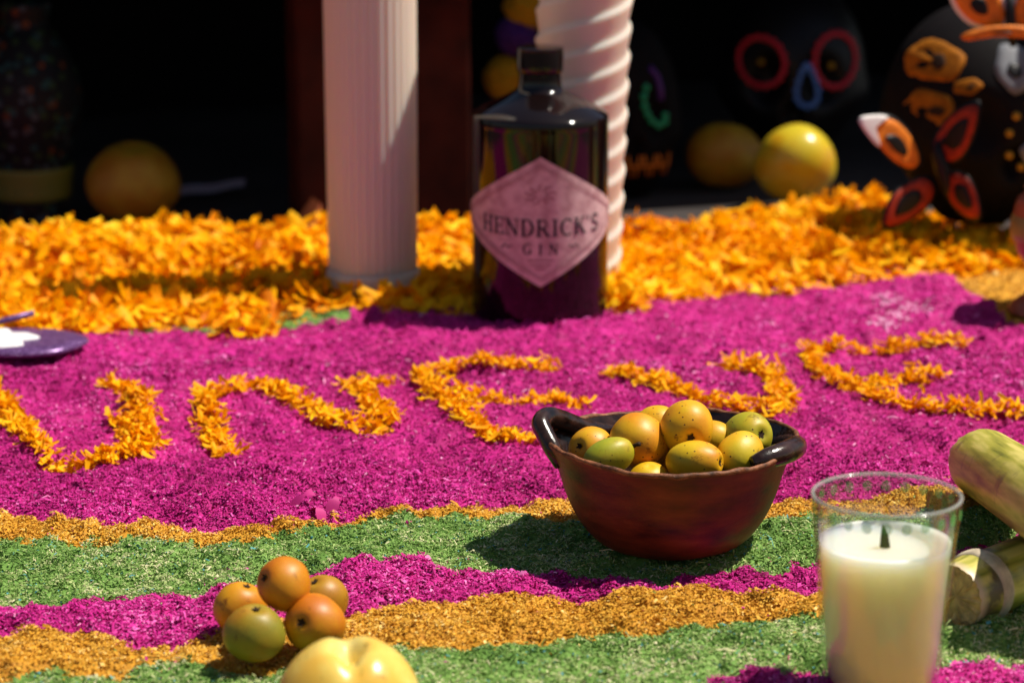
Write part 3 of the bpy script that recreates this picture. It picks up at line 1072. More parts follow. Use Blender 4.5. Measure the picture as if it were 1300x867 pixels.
def fruit(name, loc, r, sc, mat, axis, label, cat, group, dimple=0.18, calyx='calyx', seed=0, stem=False, lobes=0.034):
    """axis: direction of the flower end"""
    rg = random.Random(seed)
    V, F = sphere_vf(36, 26)
    W = []
    ph1, ph2 = rg.uniform(0, 6), rg.uniform(0, 6)
    for (x, y, zz) in V:
        a = math.atan2(y, x)
        k = 1 + lobes * math.sin(2 * a + (ph1 if lobes < 0.05 else PI / 2)) * (1 if lobes < 0.05 else 0.4 + 0.6 * zz) * (1 - zz * zz) + 0.026 * math.sin(3 * a + ph2) * (1 - zz * zz) + 0.03 * math.sin(2.3 * zz + ph1) + 0.010 * math.sin(5 * a + 4 * zz + ph2) * (1 - zz * zz)
        rho = math.hypot(x, y)
        d = dimple * math.exp(-(rho / 0.26) ** 2) if zz > 0 else 0.09 * math.exp(-(rho / 0.2) ** 2)
        zz2 = zz * (1 - d)
        if lobes > 0.05 and zz > 0:
            zz2 = zz * (1 - 0.34 * math.exp(-(rho / 0.20) ** 2) - 0.20 * math.exp(-(x / 0.17) ** 2) * zz ** 2)
        W.append((x * k * r * sc[0], y * k * r * sc[0], zz2 * r * sc[1]))
    o = link(name, mesh_py(name, W, F), FM[mat])
    o.location = loc
    o.rotation_mode = 'QUATERNION'
    o.rotation_quaternion = Vector(axis).to_track_quat('Z', 'Y')
    tag(o, label, cat, group)
    if calyx:
        zt = r * sc[1] * (1 - dimple)
        Vc, Fc = [], []
        nl = 5
        for k in range(nl):
            a0 = 2 * PI * k / nl + rg.uniform(-0.2, 0.2)
            b = len(Vc)
            for (rr, ww, hh) in ((0.03, 0.06, 0.02), (0.10, 0.05, 0.06), (0.16 + rg.uniform(-.03, .03), 0.012, 0.11 + rg.uniform(-.05, .03))):
                for s in (-1, 1):
                    Vc.append((r * (rr * math.cos(a0) - s * ww * math.sin(a0)), r * (rr * math.sin(a0) + s * ww * math.cos(a0)), zt + hh * r))
            for q in range(2):
                Fc.append((b + 2 * q, b + 2 * q + 2, b + 2 * q + 3, b + 2 * q + 1))
        b = len(Vc)
        for k in range(12):
            a0 = 2 * PI * k / 12
            w_ = 0.105 * r * (1 + 0.25 * math.sin(5 * a0))
            Vc.append((w_ * math.cos(a0), w_ * math.sin(a0), zt + 0.055 * r))
        Vc.append((0, 0, zt + 0.045 * r))
        for k in range(12):
            Fc.append((b + k, b + (k + 1) % 12, b + 12))
        link('calyx', mesh_py('calyx', Vc, Fc), MAT['dark'], o)
    if stem:
        V, F = tube([(0, 0, -r * sc[1] * 0.90), (0.001, 0.0005, -r * sc[1] * 1.08), (0.003, 0.001, -r * sc[1] * 1.2)], [0.0013, 0.001, 0.0012], 8)
        link('stem', mesh_py('stem', V, F), MAT['dark'], o)
    return o


# ------------------------------------------------------------------ clay bowl with two handles
CB = gp(850, 690)
CB.z = hz(CB.x, CB.y) - 0.001
lm, nt, b = new_mat('glazed_clay')
tc = nt.nodes.new('ShaderNodeTexCoord')
sep = nt.nodes.new('ShaderNodeSeparateXYZ')
nt.links.new(tc.outputs['Object'], sep.inputs[0])
n1 = nt.nodes.new('ShaderNodeTexNoise')
n1.inputs['Scale'].default_value = 38
n1.inputs['Detail'].default_value = 6
mp = nt.nodes.new('ShaderNodeMapping')
mp.inputs['Scale'].default_value = (1, 1, 2.6)
nt.links.new(tc.outputs['Object'], mp.inputs[0])
nt.links.new(mp.outputs[0], n1.inputs['Vector'])
rr = ramp_node(nt, [(0.28, (0.028, 0.006, 0.004)), (0.46, (0.095, 0.014, 0.006)), (0.62, (0.150, 0.026, 0.009)), (0.80, (0.21, 0.058, 0.020))])
nt.links.new(n1.outputs['Fac'], rr.inputs['Fac'])
nt.links.new(rr.outputs[0], b.inputs['Base Color'])
rn_ = nt.nodes.new('ShaderNodeMapRange')
rn_.inputs['To Min'].default_value = 0.36
rn_.inputs['To Max'].default_value = 0.62
b.inputs['Specular IOR Level'].default_value = 0.35
nt.links.new(n1.outputs['Fac'], rn_.inputs['Value'])
nt.links.new(rn_.outputs[0], b.inputs['Roughness'])
bp = nt.nodes.new('ShaderNodeBump')
bp.inputs['Strength'].default_value = 0.25
bp.inputs['Distance'].default_value = 0.0012
n2 = nt.nodes.new('ShaderNodeTexNoise')
n2.inputs['Scale'].default_value = 160
n2.inputs['Detail'].default_value = 5
nt.links.new(mp.outputs[0], n2.inputs['Vector'])
nt.links.new(n2.outputs['Fac'], bp.inputs['Height'])
nt.links.new(bp.outputs[0], b.inputs['Normal'])
MAT['bowl'] = lm
MAT['bowlglaze'] = plain('black_brown_glaze', (0.024, 0.010, 0.007), 0.24, 0.5, bump=0.45, bscale=120, var=0.8, vscale=120)

bowl = empty('clay_bowl', CB, 'brown glazed clay bowl with two black handles, full of small fruit', 'bowl')
HAX = rad(14)                                            # handle axis, turned a little from the picture plane


def wob(r, z, ph):
    c = math.cos(ph - HAX)
    k = (z / 0.053) ** 2
    lift = 0.0012 + 0.0014 * math.copysign(abs(math.cos(2 * (ph - HAX))) ** 1.0, math.cos(2 * (ph - HAX))) * max(0, k)
    pull = 0.0032 * max(0, abs(c) - 0.80) / 0.20 * k
    return r * (1 + 0.008 * math.sin(3 * ph + 1) + 0.006 * math.sin(7 * ph)) + pull, z + lift + 0.0006 * math.sin(5 * ph + 2) * k


outer = smooth_profile([(0.0, 0.001), (0.022, 0.0004), (0.033, 0.0015), (0.0410, 0.0062), (0.0480, 0.0150), (0.0532, 0.0265), (0.0562, 0.0380), (0.0592, 0.0480), (0.0612, 0.0530)], 5)
rim = [(0.0618, 0.0542), (0.0612, 0.0555), (0.0596, 0.0553)]
inner = smooth_profile([(0.0584, 0.0530), (0.0560, 0.0480), (0.0520, 0.0380), (0.0475, 0.0260), (0.0410, 0.0150), (0.030, 0.0090), (0.0, 0.0070)], 5)
V, F = lathe(outer + rim, 128, wob)
link('body', mesh_py('body', V, F), MAT['bowl'], bowl)
V, F = lathe([rim[-1]] + inner, 128, wob)
link('inner_glaze', mesh_py('inner_glaze', V, F), MAT['bowlglaze'], bowl)


rp_ = []
for k in range(129):
    a = 2 * PI * k / 128
    r_, z_ = wob(0.0608, 0.0551, a)
    rp_.append((r_ * math.cos(a), r_ * math.sin(a), z_ + 0.0002 * math.sin(17 * a) + 0.0002 * math.sin(29 * a)))
V, F = tube(rp_, [0.00135 + 0.00025 * math.sin(k * 0.9) * math.sin(k * 0.37) for k in range(129)], 10, False)
link('rim', mesh_py('rim', V, F), plain('worn_clay_rim', (0.17, 0.06, 0.025), 0.6, 0.3, bump=0.6, bscale=260, var=0.7, vscale=220), bowl)


def handle(path, radii):
    pts = smooth_profile([(p[0], p[1], p[2], r) for p, r in zip(path, radii)], 7)
    V, F = tube([p[:3] for p in pts], [p[3] for p in pts], 16)
    return V, F


def hp(px, py, Y):                                        # from the photo to the bowl's own frame
    return tuple(ay(px, py, Y) - CB)


Yb = CB.y
path = [hp(712, 590, Yb - 0.012), hp(703, 572, Yb - 0.012), hp(692, 551, Yb - 0.006), hp(687, 537, Yb + 0.000), hp(696, 529, Yb + 0.010), hp(716, 534, Yb + 0.022), hp(738, 542, Yb + 0.032),
        hp(760, 545, Yb + 0.042), hp(778, 546, Yb + 0.050)]
V, F = handle(path, [0.0036, 0.0046, 0.0048, 0.0050, 0.0052, 0.0052, 0.0048, 0.0038, 0.0028])
link('handle', mesh_py('handle', V, F), MAT['bowlglaze'], bowl)
path = [hp(955, 588, Yb - 0.036), hp(972, 582, Yb - 0.033), hp(992, 576, Yb - 0.026), hp(1006, 570, Yb - 0.014), hp(1010, 566, Yb + 0.000), hp(1002, 563, Yb + 0.014), hp(985, 562, Yb + 0.026), hp(965, 560, Yb + 0.034)]
V, F = handle(path, [0.0034, 0.0050, 0.0058, 0.0060, 0.0058, 0.0052, 0.0042, 0.0030])
link('handle', mesh_py('handle', V, F), MAT['bowlglaze'], bowl)

G1 = 'small fruit heaped in the clay bowl'
S1 = 24.6
haws = [  # px, py, dY, radius px, (sx,sz), mat, axis, label, stem
    (872, 543, -0.012, 32.5, (1.0, 0.98), 'amber', (0.10, -0.98, -0.14), 'amber spotted fruit on top of the heap in the clay bowl', 0),
    (812, 561, -0.010, 34.5, (0.97, 1.05), 'orange', (-0.7, 0.5, 0.5), 'large orange fruit propped against the topmost one in the bowl', 0),
    (773, 580, -0.030, 24.5, (0.92, 1.28), 'green', (-0.9, -0.2, -0.35), 'yellow-green oval fruit at the bowl rim below the looped handle', 1),
    (751, 570, -0.004, 26.0, (1.0, 1.02), 'orange', (-0.5, -0.6, 0.3), 'orange fruit wedged behind the yellow-green oval one in the bowl', 0),
    (882, 586, -0.034, 27.0, (0.93, 1.30), 'amber', (0.90, -0.42, 0.10), 'oval orange-blushed fruit lying on the front of the bowl rim', 0),
    (939, 578, -0.022, 28.0, (0.95, 1.12), 'yellow', (0.5, 0.5, 0.4), 'plain yellow fruit lying below the green one in the bowl', 0),
    (949, 553, 0.010, 29.0, (0.95, 1.15), 'green', (0.46, -0.84, 0.30), 'green fruit with a brown navel beside the black handle', 0),
    (834, 541, 0.022, 25.0, (1.0, 1.0), 'amber', (0, 1, 0.3), 'pale orange fruit peeping out behind the heap in the bowl', 0),
    (905, 558, 0.014, 23.0, (1.0, 1.0), 'yellow', (-0.6, -0.7, -0.1), 'shaded yellow fruit tucked between the top and green ones', 0),
    (824, 611, -0.030, 22.0, (1.1, 1.0), 'yellow', (0, 0.3, -1), 'low yellow fruit barely showing above the bowl rim', 0),
    (851, 588, -0.006, 22.0, (1.0, 1.0), 'orange', (0, 1, 0), 'orange fruit deep in the gap at the middle of the bowl', 0),
]
for i, (x, y, dY, rp, sc, mt, ax, lb, stm) in enumerate(haws):
    p = ay(x, y, Yb + dY)
    fruit('hawthorn_fruit', p, rp * 1.10 / FPX * (p - Vector((0, 0, H))).length, sc, mt, ax, lb, 'fruit', G1, 0.16, seed=i, stem=bool(stm))

G2 = 'small fruit piled on the sawdust stripes'
pile = [
    (323, 803, None, 38, (1.0, 0.97), 'olive', (0.1, -0.15, 0.95), 'olive-yellow fruit at the foot of the loose pile on the sawdust'),
    (399, 791, None, 38, (1.0, 0.98), 'deep', (-0.35, -0.75, 0.30), 'deep orange fruit showing a dark star-shaped navel in the loose pile'),
    (305, 771, None, 34, (1.0, 0.96), 'deep', (0.30, 0.0, 0.93), 'orange fruit half hidden behind the olive one in the pile'),
    (410, 762, None, 33, (0.95, 1.0), 'brown', (-0.3, -0.25, 0.9), 'brownish orange fruit behind the pile on the sawdust'),
    (360, 741, 1.165, 34.5, (1.0, 0.98), 'deep', (-0.75, -0.55, 0.45), 'bright orange fruit crowning the loose pile on the sawdust'),
]
for i, (x, y, Y, rp, sc, mt, ax, lb) in enumerate(pile):
    if Y is None:
        r = rp / FPX * 1.235
        p = gp(x, y, r + 0.001)
    else:
        p = ay(x, y, Y)
    r = rp / FPX * (p - Vector((0, 0, H))).length
    fruit('hawthorn_fruit', p, r, sc, mt, ax, lb, 'fruit', G2, 0.14, seed=40 + i)

p = gp(443, 884, 0.026)
fruit('quince', p, 86 / FPX * 1.14, (1.0, 0.88), 'quince', (0.02, -0.12, 1.0), 'large pale yellow quince with a dimpled top on the outer green stripe', 'fruit', None, 0.46, None, 61, lobes=0.06)

# fruit at the back
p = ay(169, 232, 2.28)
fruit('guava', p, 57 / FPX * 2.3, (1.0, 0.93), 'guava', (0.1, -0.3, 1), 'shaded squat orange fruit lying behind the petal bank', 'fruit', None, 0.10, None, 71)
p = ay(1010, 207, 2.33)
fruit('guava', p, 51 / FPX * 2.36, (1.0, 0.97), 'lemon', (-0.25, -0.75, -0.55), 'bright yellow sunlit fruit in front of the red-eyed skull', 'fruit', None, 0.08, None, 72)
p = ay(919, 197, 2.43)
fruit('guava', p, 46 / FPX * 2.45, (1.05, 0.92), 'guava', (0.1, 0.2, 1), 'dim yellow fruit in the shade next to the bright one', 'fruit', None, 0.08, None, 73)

# ------------------------------------------------------------------ candle in a glass
GT = ay(1126, 628, 1.119)
GC = Vector((GT.x, GT.y, hz(GT.x, GT.y) - 0.0005))
GH = GT.z - GC.z
gl = empty('glass_candle', GC, 'cream candle in a clear tapered drinking glass', 'candle')
m, nt, b = new_mat('clear_glass')
nt.nodes.remove(b)
lw = nt.nodes.new('ShaderNodeLayerWeight')
lw.inputs[0].default_value = 0.5
pw = nt.nodes.new('ShaderNodeMath')
pw.operation = 'POWER'
pw.inputs[1].default_value = 2.6
nt.links.new(lw.outputs['Facing'], pw.inputs[0])
fr = nt.nodes.new('ShaderNodeMapRange')
fr.inputs['To Min'].default_value = 0.05
fr.inputs['To Max'].default_value = 0.65
nt.links.new(pw.outputs[0], fr.inputs['Value'])
tr = nt.nodes.new('ShaderNodeBsdfTransparent')
tr.inputs[0].default_value = (0.93, 0.95, 0.93, 1)
gs = nt.nodes.new('ShaderNodeBsdfGlossy')
gs.inputs['Roughness'].default_value = 0.04
mx = nt.nodes.new('ShaderNodeMixShader')
nt.links.new(fr.outputs[0], mx.inputs[0])
nt.links.new(tr.outputs[0], mx.inputs[1])
nt.links.new(gs.outputs[0], mx.inputs[2])
nt.links.new(mx.outputs[0], nt.nodes['Material Output'].inputs[0])
MAT['glass'] = m
RT, RBt = 94.5 / FPX * (GT - Vector((0, 0, H))).length, 0.0248
rz = lambda z: RBt + (RT - RBt) * (z / GH)
fl2 = lambda r, z, ph: (r * (1 + (0.010 * math.cos(20 * ph) if z > GH - 0.020 and z < GH - 0.004 and r < rz(z) - 0.0012 else 0)), z)
profg = [(0.0, 0.0)] + [(rz(0) - 0.001, 0.0), (rz(0.001), 0.001)] + [(rz(GH * i / 14), GH * i / 14) for i in range(1, 14)] + \
    [(rz(GH - 0.0012), GH - 0.0012), (rz(GH) + 0.0002, GH - 0.0002), (rz(GH) - 0.0008, GH + 0.0006), (rz(GH) - 0.0018, GH - 0.0002)] + \
    [(rz(GH - 0.001 * i) - 0.0020, GH - 0.001 * i) for i in range(1, 26)] + \
    [(rz(z_) - 0.0020, z_) for z_ in (0.04, 0.02, 0.008)] + [(0.015, 0.006), (0.0, 0.006)]
V, F = lathe(profg, 120, fl2)
link('tumbler', mesh_py('tumbler', V, F), MAT['glass'], gl)
# thick rim bead and green refraction painted as dots under it
m, nt, b = new_mat('glass_rim')
b.inputs['Base Color'].default_value = (0.55, 0.55, 0.50, 1)
b.inputs['Roughness'].default_value = 0.12
b.inputs['Alpha'].default_value = 0.30
V, F = tube([((rz(GH) - 0.0006) * math.cos(2 * PI * k / 96), (rz(GH) - 0.0006) * math.sin(2 * PI * k / 96), GH) for k in range(97)], 0.0009, 10, False)
link('rim', mesh_py('rim', V, F), m, gl)
m, nt, b = new_mat('green_refraction')
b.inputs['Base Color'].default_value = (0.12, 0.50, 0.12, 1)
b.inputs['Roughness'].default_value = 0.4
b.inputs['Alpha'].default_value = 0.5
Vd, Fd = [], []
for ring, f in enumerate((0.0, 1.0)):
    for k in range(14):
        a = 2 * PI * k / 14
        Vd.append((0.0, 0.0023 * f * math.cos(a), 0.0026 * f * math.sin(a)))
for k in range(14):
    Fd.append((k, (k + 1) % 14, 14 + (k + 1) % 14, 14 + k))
dotme = mesh_py('refraction_dot', Vd, Fd)
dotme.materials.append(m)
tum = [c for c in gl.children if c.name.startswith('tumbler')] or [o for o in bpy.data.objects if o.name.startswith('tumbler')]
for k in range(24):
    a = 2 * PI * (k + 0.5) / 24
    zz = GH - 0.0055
    o = bpy.data.objects.new('refraction_dot', dotme)
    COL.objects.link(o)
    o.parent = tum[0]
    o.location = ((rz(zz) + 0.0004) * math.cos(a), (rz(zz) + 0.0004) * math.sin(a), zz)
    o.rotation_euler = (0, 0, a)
WZ = GH - 0.0215
cream = plain('cream_wax', (0.82, 0.72, 0.60), 0.5, 0.4, sss=1.0, sssr=(0.045, 0.036, 0.022))
wr = lambda z: rz(z) - 0.0021
V, F = lathe([(0.0, 0.0065), (wr(0.007) - 0.001, 0.0065), (wr(0.01), 0.010), (wr(0.04), 0.040), (wr(WZ - 0.004), WZ - 0.004), (wr(WZ), WZ + 0.0008), (wr(WZ) - 0.0012, WZ - 0.0004),
              (0.02, WZ - 0.0018), (0.008, WZ - 0.0026), (0.0, WZ - 0.0022)], 96)
link('wax', mesh_py('wax', V, F), cream, gl)
V, F = tube([(0, 0, WZ - 0.004), (-0.0004, 0, WZ + 0.003), (-0.0012, 0.0004, WZ + 0.0075)], [0.0026, 0.0018, 0.0005], 10)
link('wick', mesh_py('wick', V, F), MAT['dark'], gl)

# ------------------------------------------------------------------ sugar cane
m, nt, b = new_mat('sugar_cane_rind')
tc = nt.nodes.new('ShaderNodeTexCoord')
mp = nt.nodes.new('ShaderNodeMapping')
mp.inputs['Scale'].default_value = (60, 60, 5)
n1 = nt.nodes.new('ShaderNodeTexNoise')
n1.inputs['Scale'].default_value = 3.0
n1.inputs['Detail'].default_value = 5
n2 = nt.nodes.new('ShaderNodeTexNoise')
n2.inputs['Scale'].default_value = 55
n2.inputs['Detail'].default_value = 5
rr = ramp_node(nt, [(0.34, (0.17, 0.18, 0.02)), (0.50, (0.40, 0.37, 0.05)), (0.64, (0.62, 0.53, 0.14))])
r2 = ramp_node(nt, [(0.27, (0.25, 0.25, 0.25)), (0.40, (1, 1, 1))])
mxc = nt.nodes.new('ShaderNodeMix')
mxc.data_type = 'RGBA'
nt.links.new(tc.outputs['Object'], mp.inputs[0])
nt.links.new(mp.outputs[0], n1.inputs['Vector'])
nt.links.new(tc.outputs['Object'], n2.inputs['Vector'])
nt.links.new(n1.outputs['Fac'], rr.inputs['Fac'])
nt.links.new(n2.outputs['Fac'], r2.inputs['Fac'])
nt.links.new(r2.outputs[0], mxc.inputs['Factor'])
mxc.inputs['A'].default_value = (0.10, 0.075, 0.035, 1)
nt.links.new(rr.outputs[0], mxc.inputs['B'])
sx = nt.nodes.new('ShaderNodeSeparateXYZ')
nt.links.new(tc.outputs['Object'], sx.inputs[0])
mr = nt.nodes.new('ShaderNodeMapRange')
mr.inputs['From Min'].default_value = 0.001
mr.inputs['From Max'].default_value = 0.006
mr.inputs['To Min'].default_value = 1.0
mr.inputs['To Max'].default_value = 0.0
nt.links.new(sx.outputs['Z'], mr.inputs['Value'])
me_ = nt.nodes.new('ShaderNodeMix')
me_.data_type = 'RGBA'
nt.links.new(mr.outputs[0], me_.inputs['Factor'])
nt.links.new(mxc.outputs['Result'], me_.inputs['A'])
me_.inputs['B'].default_value = (0.58, 0.46, 0.27, 1)
nt.links.new(me_.outputs['Result'], b.inputs['Base Color'])
b.inputs['Roughness'].default_value = 0.42
MAT['cane'] = m
m2 = m.copy()
m2.name = 'blotchy_cane_rind'
for nd_ in m2.node_tree.nodes:
    if nd_.type == 'VALTORGB' and nd_.color_ramp.elements[-1].color[2] > 0.9:
        nd_.color_ramp.elements[0].color = (0.02, 0.02, 0.02, 1)
        nd_.color_ramp.elements[0].position = 0.40
        nd_.color_ramp.elements[1].position = 0.50
MAT['cane2'] = m2
MAT['canepulp'] = plain('cane_pulp', (0.55, 0.40, 0.17), 0.8, 0.2, bump=0.5, bscale=300, var=0.35, vscale=200)
MAT['canering'] = plain('cane_node', (0.50, 0.42, 0.30), 0.7, 0.3, bump=0.3, bscale=200, var=0.3, vscale=160)


def cane(A, B, r, label, nodes, jag, seed):
    A, B = Vector(A), Vector(B)
    Ln = (B - A).length
    rg = random.Random(seed)
    t = empty('sugar_cane', A, label, 'sugar cane', 'sugar cane pieces')
    t.rotation_mode = 'QUATERNION'
    t.rotation_quaternion = (B - A).normalized().to_track_quat('Z', 'Y')
    seg, nz = 56, 70
    V, F = [], []
    jg = [rg.uniform(-1, 1) * jag + 0.6 * jag * math.sin(2 * PI * k / seg + 1) for k in range(seg)]
    for i in range(nz + 1):
        zz = Ln * i / nz
        rr_ = r
        for nd in nodes:
            d = (zz - nd) / 0.006
            rr_ += 0.0017 * math.exp(-d * d) - 0.0010 * math.exp(-((zz - nd - 0.0065) / 0.003) ** 2)
        rr_ -= 0.0008 * math.exp(-zz / 0.003)
        for k in range(seg):
            a = 2 * PI * k / seg
            w = 1 + 0.02 * math.sin(2 * a + 1) + 0.006 * math.sin(5 * a + zz * 30)
            V.append((rr_ * w * math.cos(a), rr_ * w * math.sin(a), zz + (jg[k] * max(0, 1 - i / 2) if i < 2 else 0)))
    for i in range(nz):
        for k in range(seg):
            l = (k + 1) % seg
            F.append((i * seg + k, i * seg + l, (i + 1) * seg + l, (i + 1) * seg + k))
    link('rind', mesh_py('rind', V, F), MAT['cane2'] if seed == 5 else MAT['cane'], t)
    for end in (0, 1):
        Vp, Fp = [], []
        for q, fr_ in enumerate((0.985, 0.8, 0.55, 0.3)):
            for k in range(seg):
                a = 2 * PI * k / seg
                zz = (0.0012 + (jg[k] if fr_ > 0.9 else rg.uniform(-1, 1) * 0.0009)) if end == 0 else Ln - 0.001
                Vp.append((r * 0.95 * fr_ * math.cos(a), r * 0.95 * fr_ * math.sin(a), zz))
        Vp.append((0, 0, 0.001 if end == 0 else Ln - 0.001))
        for q in range(3):
            for k in range(seg):
                l = (k + 1) % seg
                Fp.append((q * seg + k, q * seg + l, (q + 1) * seg + l, (q + 1) * seg + k))
        for k in range(seg):
            Fp.append((3 * seg + k, 3 * seg + (k + 1) % seg, 4 * seg))
        link('cut_end', mesh_py('cut_end', Vp, Fp), MAT['canepulp'], t, smooth=False)
    for nd in nodes:
        V, F = lathe(smooth_profile([(r + 0.0002, nd - 0.0052), (r + 0.0019, nd - 0.0036), (r + 0.0022, nd + 0.0020), (r + 0.0006, nd + 0.0046)], 3), seg)
        link('node_ring', mesh_py('node_ring', V, F), MAT['canering'], t)
    return t


A1 = gp(1247, 586, 0.021)
B1_ = gp(1308, 627, 0.046)
d1 = (B1_ - A1).normalized()
cane(A1, A1 + d1 * 0.24, 0.0188, 'yellow-green sugar cane with a frayed end resting above the ringed piece', [], 0.0036, 3)
A2 = gp(1212, 757, 0.0165)
B2_ = gp(1300, 722, 0.0165)
d2 = (B2_ - A2).normalized()
cane(A2, A2 + d2 * 0.125, 0.0158, 'blotchy sugar cane piece with a pale node ring near its cut end', [0.020], 0.0008, 5)

# ------------------------------------------------------------------ glitter ornament
GO = gp(28, 458, 0.0)
m, nt, b = new_mat('purple_glitter')
tc = nt.nodes.new('ShaderNodeTexCoord')
v = nt.nodes.new('ShaderNodeTexVoronoi')
v.inputs['Scale'].default_value = 900
rr = ramp_node(nt, [(0.0, (0.05, 0.015, 0.08)), (0.6, (0.15, 0.06, 0.21)), (1.0, (0.40, 0.24, 0.50))])
nt.links.new(tc.outputs['Object'], v.inputs['Vector'])
nt.links.new(v.outputs['Color'], rr.inputs['Fac'])
nt.links.new(rr.outputs[0], b.inputs['Base Color'])
b.inputs['Roughness'].default_value = 0.3
b.inputs['Metallic'].default_value = 0.35
bp = nt.nodes.new('ShaderNodeBump')
bp.inputs['Strength'].default_value = 0.9
bp.inputs['Distance'].default_value = 0.001
nt.links.new(v.outputs['Color'], bp.inputs['Height'])
nt.links.new(bp.outputs[0], b.inputs['Normal'])
MAT['glitter'] = m
orn = empty('glitter_ornament', (GO.x, GO.y, hz(GO.x, GO.y) + 0.001), 'flat oval purple glitter ornament with a white patch, lying among petals', 'ornament')
V, F = sphere_vf(48, 20)
V = [(x * 0.043 * (1 + 0.05 * math.sin(4 * math.atan2(y, x))), y * 0.034, max(-0.002, min(0.0036, zz * 0.007)) + 0.002) for x, y, zz in V]
link('plaque', mesh_py('plaque', V, F), MAT['glitter'], orn)
V = []
Fq = []
nseg = 48
for ring, f in enumerate((1.0, 0.94, 0.0)):
    for k in range(nseg):
        a = 2 * PI * k / nseg
        w = f * (1 + 0.16 * math.sin(5 * a) + 0.08 * math.sin(9 * a + 1))
        V.append((-0.018 + 0.027 * w * math.cos(a), -0.003 + 0.024 * w * math.sin(a), 0.0052 + (0.0014 if ring else 0)))
for ring in range(2):
    for k in range(nseg):
        l = (k + 1) % nseg
        Fq.append((ring * nseg + k, ring * nseg + l, (ring + 1) * nseg + l, (ring + 1) * nseg + k))
link('white_patch', mesh_py('white_patch', V, Fq), plain('white_glitter', (0.78, 0.76, 0.76), 0.5, 0.5, bump=0.8, bscale=700), orn)
V, F = tube([(-0.05, 0.032, 0.002), (-0.02, 0.036, 0.008), (0.002, 0.040, 0.013)], 0.0022, 8)
link('stick', mesh_py('stick', V, F), MAT['glitter'], orn)

# ------------------------------------------------------------------ skulls
def skull_vf(w, d, h, socket=0.30):
    V, F = sphere_vf(72, 54)
    W = []
    for (x, y, zz) in V:
        jaw = max(0.0, min(1.0, (-zz - 0.15) / 0.6))
        kx = 1 - 0.30 * jaw + 0.06 * math.exp(-((zz + 0.15) / 0.18) ** 2)
        ky = 1 - 0.22 * jaw * (1 if y > 0 else 0.2)
        k = 1.0
        if y < 0:
            for s in (-1, 1):
                dd = ((x - s * 0.38) / 0.22) ** 2 + ((zz - 0.06) / 0.22) ** 2
                k -= socket * math.exp(-dd * dd)
            k -= 0.22 * math.exp(-((x / 0.10) ** 2 + ((zz + 0.27) / 0.13) ** 2) ** 2)
            k += 0.05 * math.exp(-((x / 0.3) ** 2 + ((zz + 0.55) / 0.2) ** 2))
        zq = zz if zz > -0.86 else -0.86
        W.append((x * kx * w * (0.35 + 0.65 * k), y * ky * d * k, zq * h))
    return W, F


def on_skull(x, zz, w, d, h, lift=0.002):               # a point on the face, in skull units
    y = -math.sqrt(max(0.02, 1 - x * x - zz * zz))
    jaw = max(0.0, min(1.0, (-zz - 0.15) / 0.6))
    kx = 1 - 0.30 * jaw
    return Vector((x * kx * w, y * d - lift, zz * h))


_bead = sphere_vf(10, 8)


def bead(parent, loc, r, mat, name='bead'):
    o = link(name, BEADS[mat], None, parent)
    o.location = loc
    o.scale = (r, r, r)
    return o


BEADS = {}
for k in ('red', 'blue', 'greenbead', 'yellow', 'violet'):
    me = mesh_py('bead', *_bead)
    me.materials.append(MAT[k])
    BEADS[k] = me


def bead_ring(parent, name, pts, r, mat):
    V, F = tube(pts + [pts[0]], r * 0.45, 8, False)
    ring = link(name, mesh_py(name, V, F), MAT[mat], parent)
    for p in pts:
        bead(ring, p, r, mat)
    return ring


# red-eyed skull
YS = 2.50
sp = ay(1016, 112, YS)
w, d, h = 0.070, 0.078, 0.098
bz = sp.z - 0.86 * h
sk = empty('painted_skull', (sp.x, YS + d * 0.9, sp.z), 'black skull with red beaded eye rings and a blue beaded nose', 'skull', 'black painted skulls', rz=rad(-4))
V, F = skull_vf(w, d, h)
link('cranium', mesh_py('cranium', V, F), MAT['black'], sk)
sc = FPX / (YS + 0.02)


def local(px_, py_, o, Y):
    return (Matrix.Translation(o.location) @ o.rotation_euler.to_matrix().to_4x4()).inverted() @ ay(px_, py_, Y)


def ring_px(cx, cy, rx, ry, nb, o, Yf, w_, d_, h_, tiltdeg=0):
    pts = []
    for k in range(nb):
        a = 2 * PI * k / nb
        p = local(cx + rx * math.cos(a), cy + ry * math.sin(a), o, Yf)
        x, zz = p.x / w_, p.z / h_
        y = -math.sqrt(max(0.05, 1 - min(0.95, x * x + zz * zz))) * d_ - 0.002
        pts.append(Vector((p.x, y, p.z)))
    return pts


bead_ring(sk, 'eye_ring', ring_px(967, 80, 29, 30, 18, sk, YS, w, d, h), 0.0036, 'red')
bead_ring(sk, 'eye_ring', ring_px(1061, 78, 27, 33, 18, sk, YS, w, d, h), 0.0036, 'red')
nose = []
for k in range(14):
    a = 2 * PI * k / 14
    nose.append((1024 + 17 * math.sin(a) * (0.35 + 0.65 * (1 + math.cos(a + PI)) / 2) * 1.1, 108 - 26 * math.cos(a)))
pts = []
for (x, y) in nose:
    p = local(x, y, sk, YS)
    pts.append(Vector((p.x, -d - 0.001, p.z)))
bead_ring(sk, 'nose_ring', pts, 0.0032, 'blue')
for (x, y) in ((967, 82), (1056, 86)):
    p = local(x, y, sk, YS)
    bead(sk, (p.x, -d * 0.72, p.z), 0.0035, 'yellow', 'pupil')
V, F = lathe(smooth_profile([(0.0, -0.92 * h - 0.05), (0.06, -0.92 * h - 0.05), (0.062, -0.90 * h), (0.05, -0.84 * h), (0.0, -0.84 * h)], 3), 40)

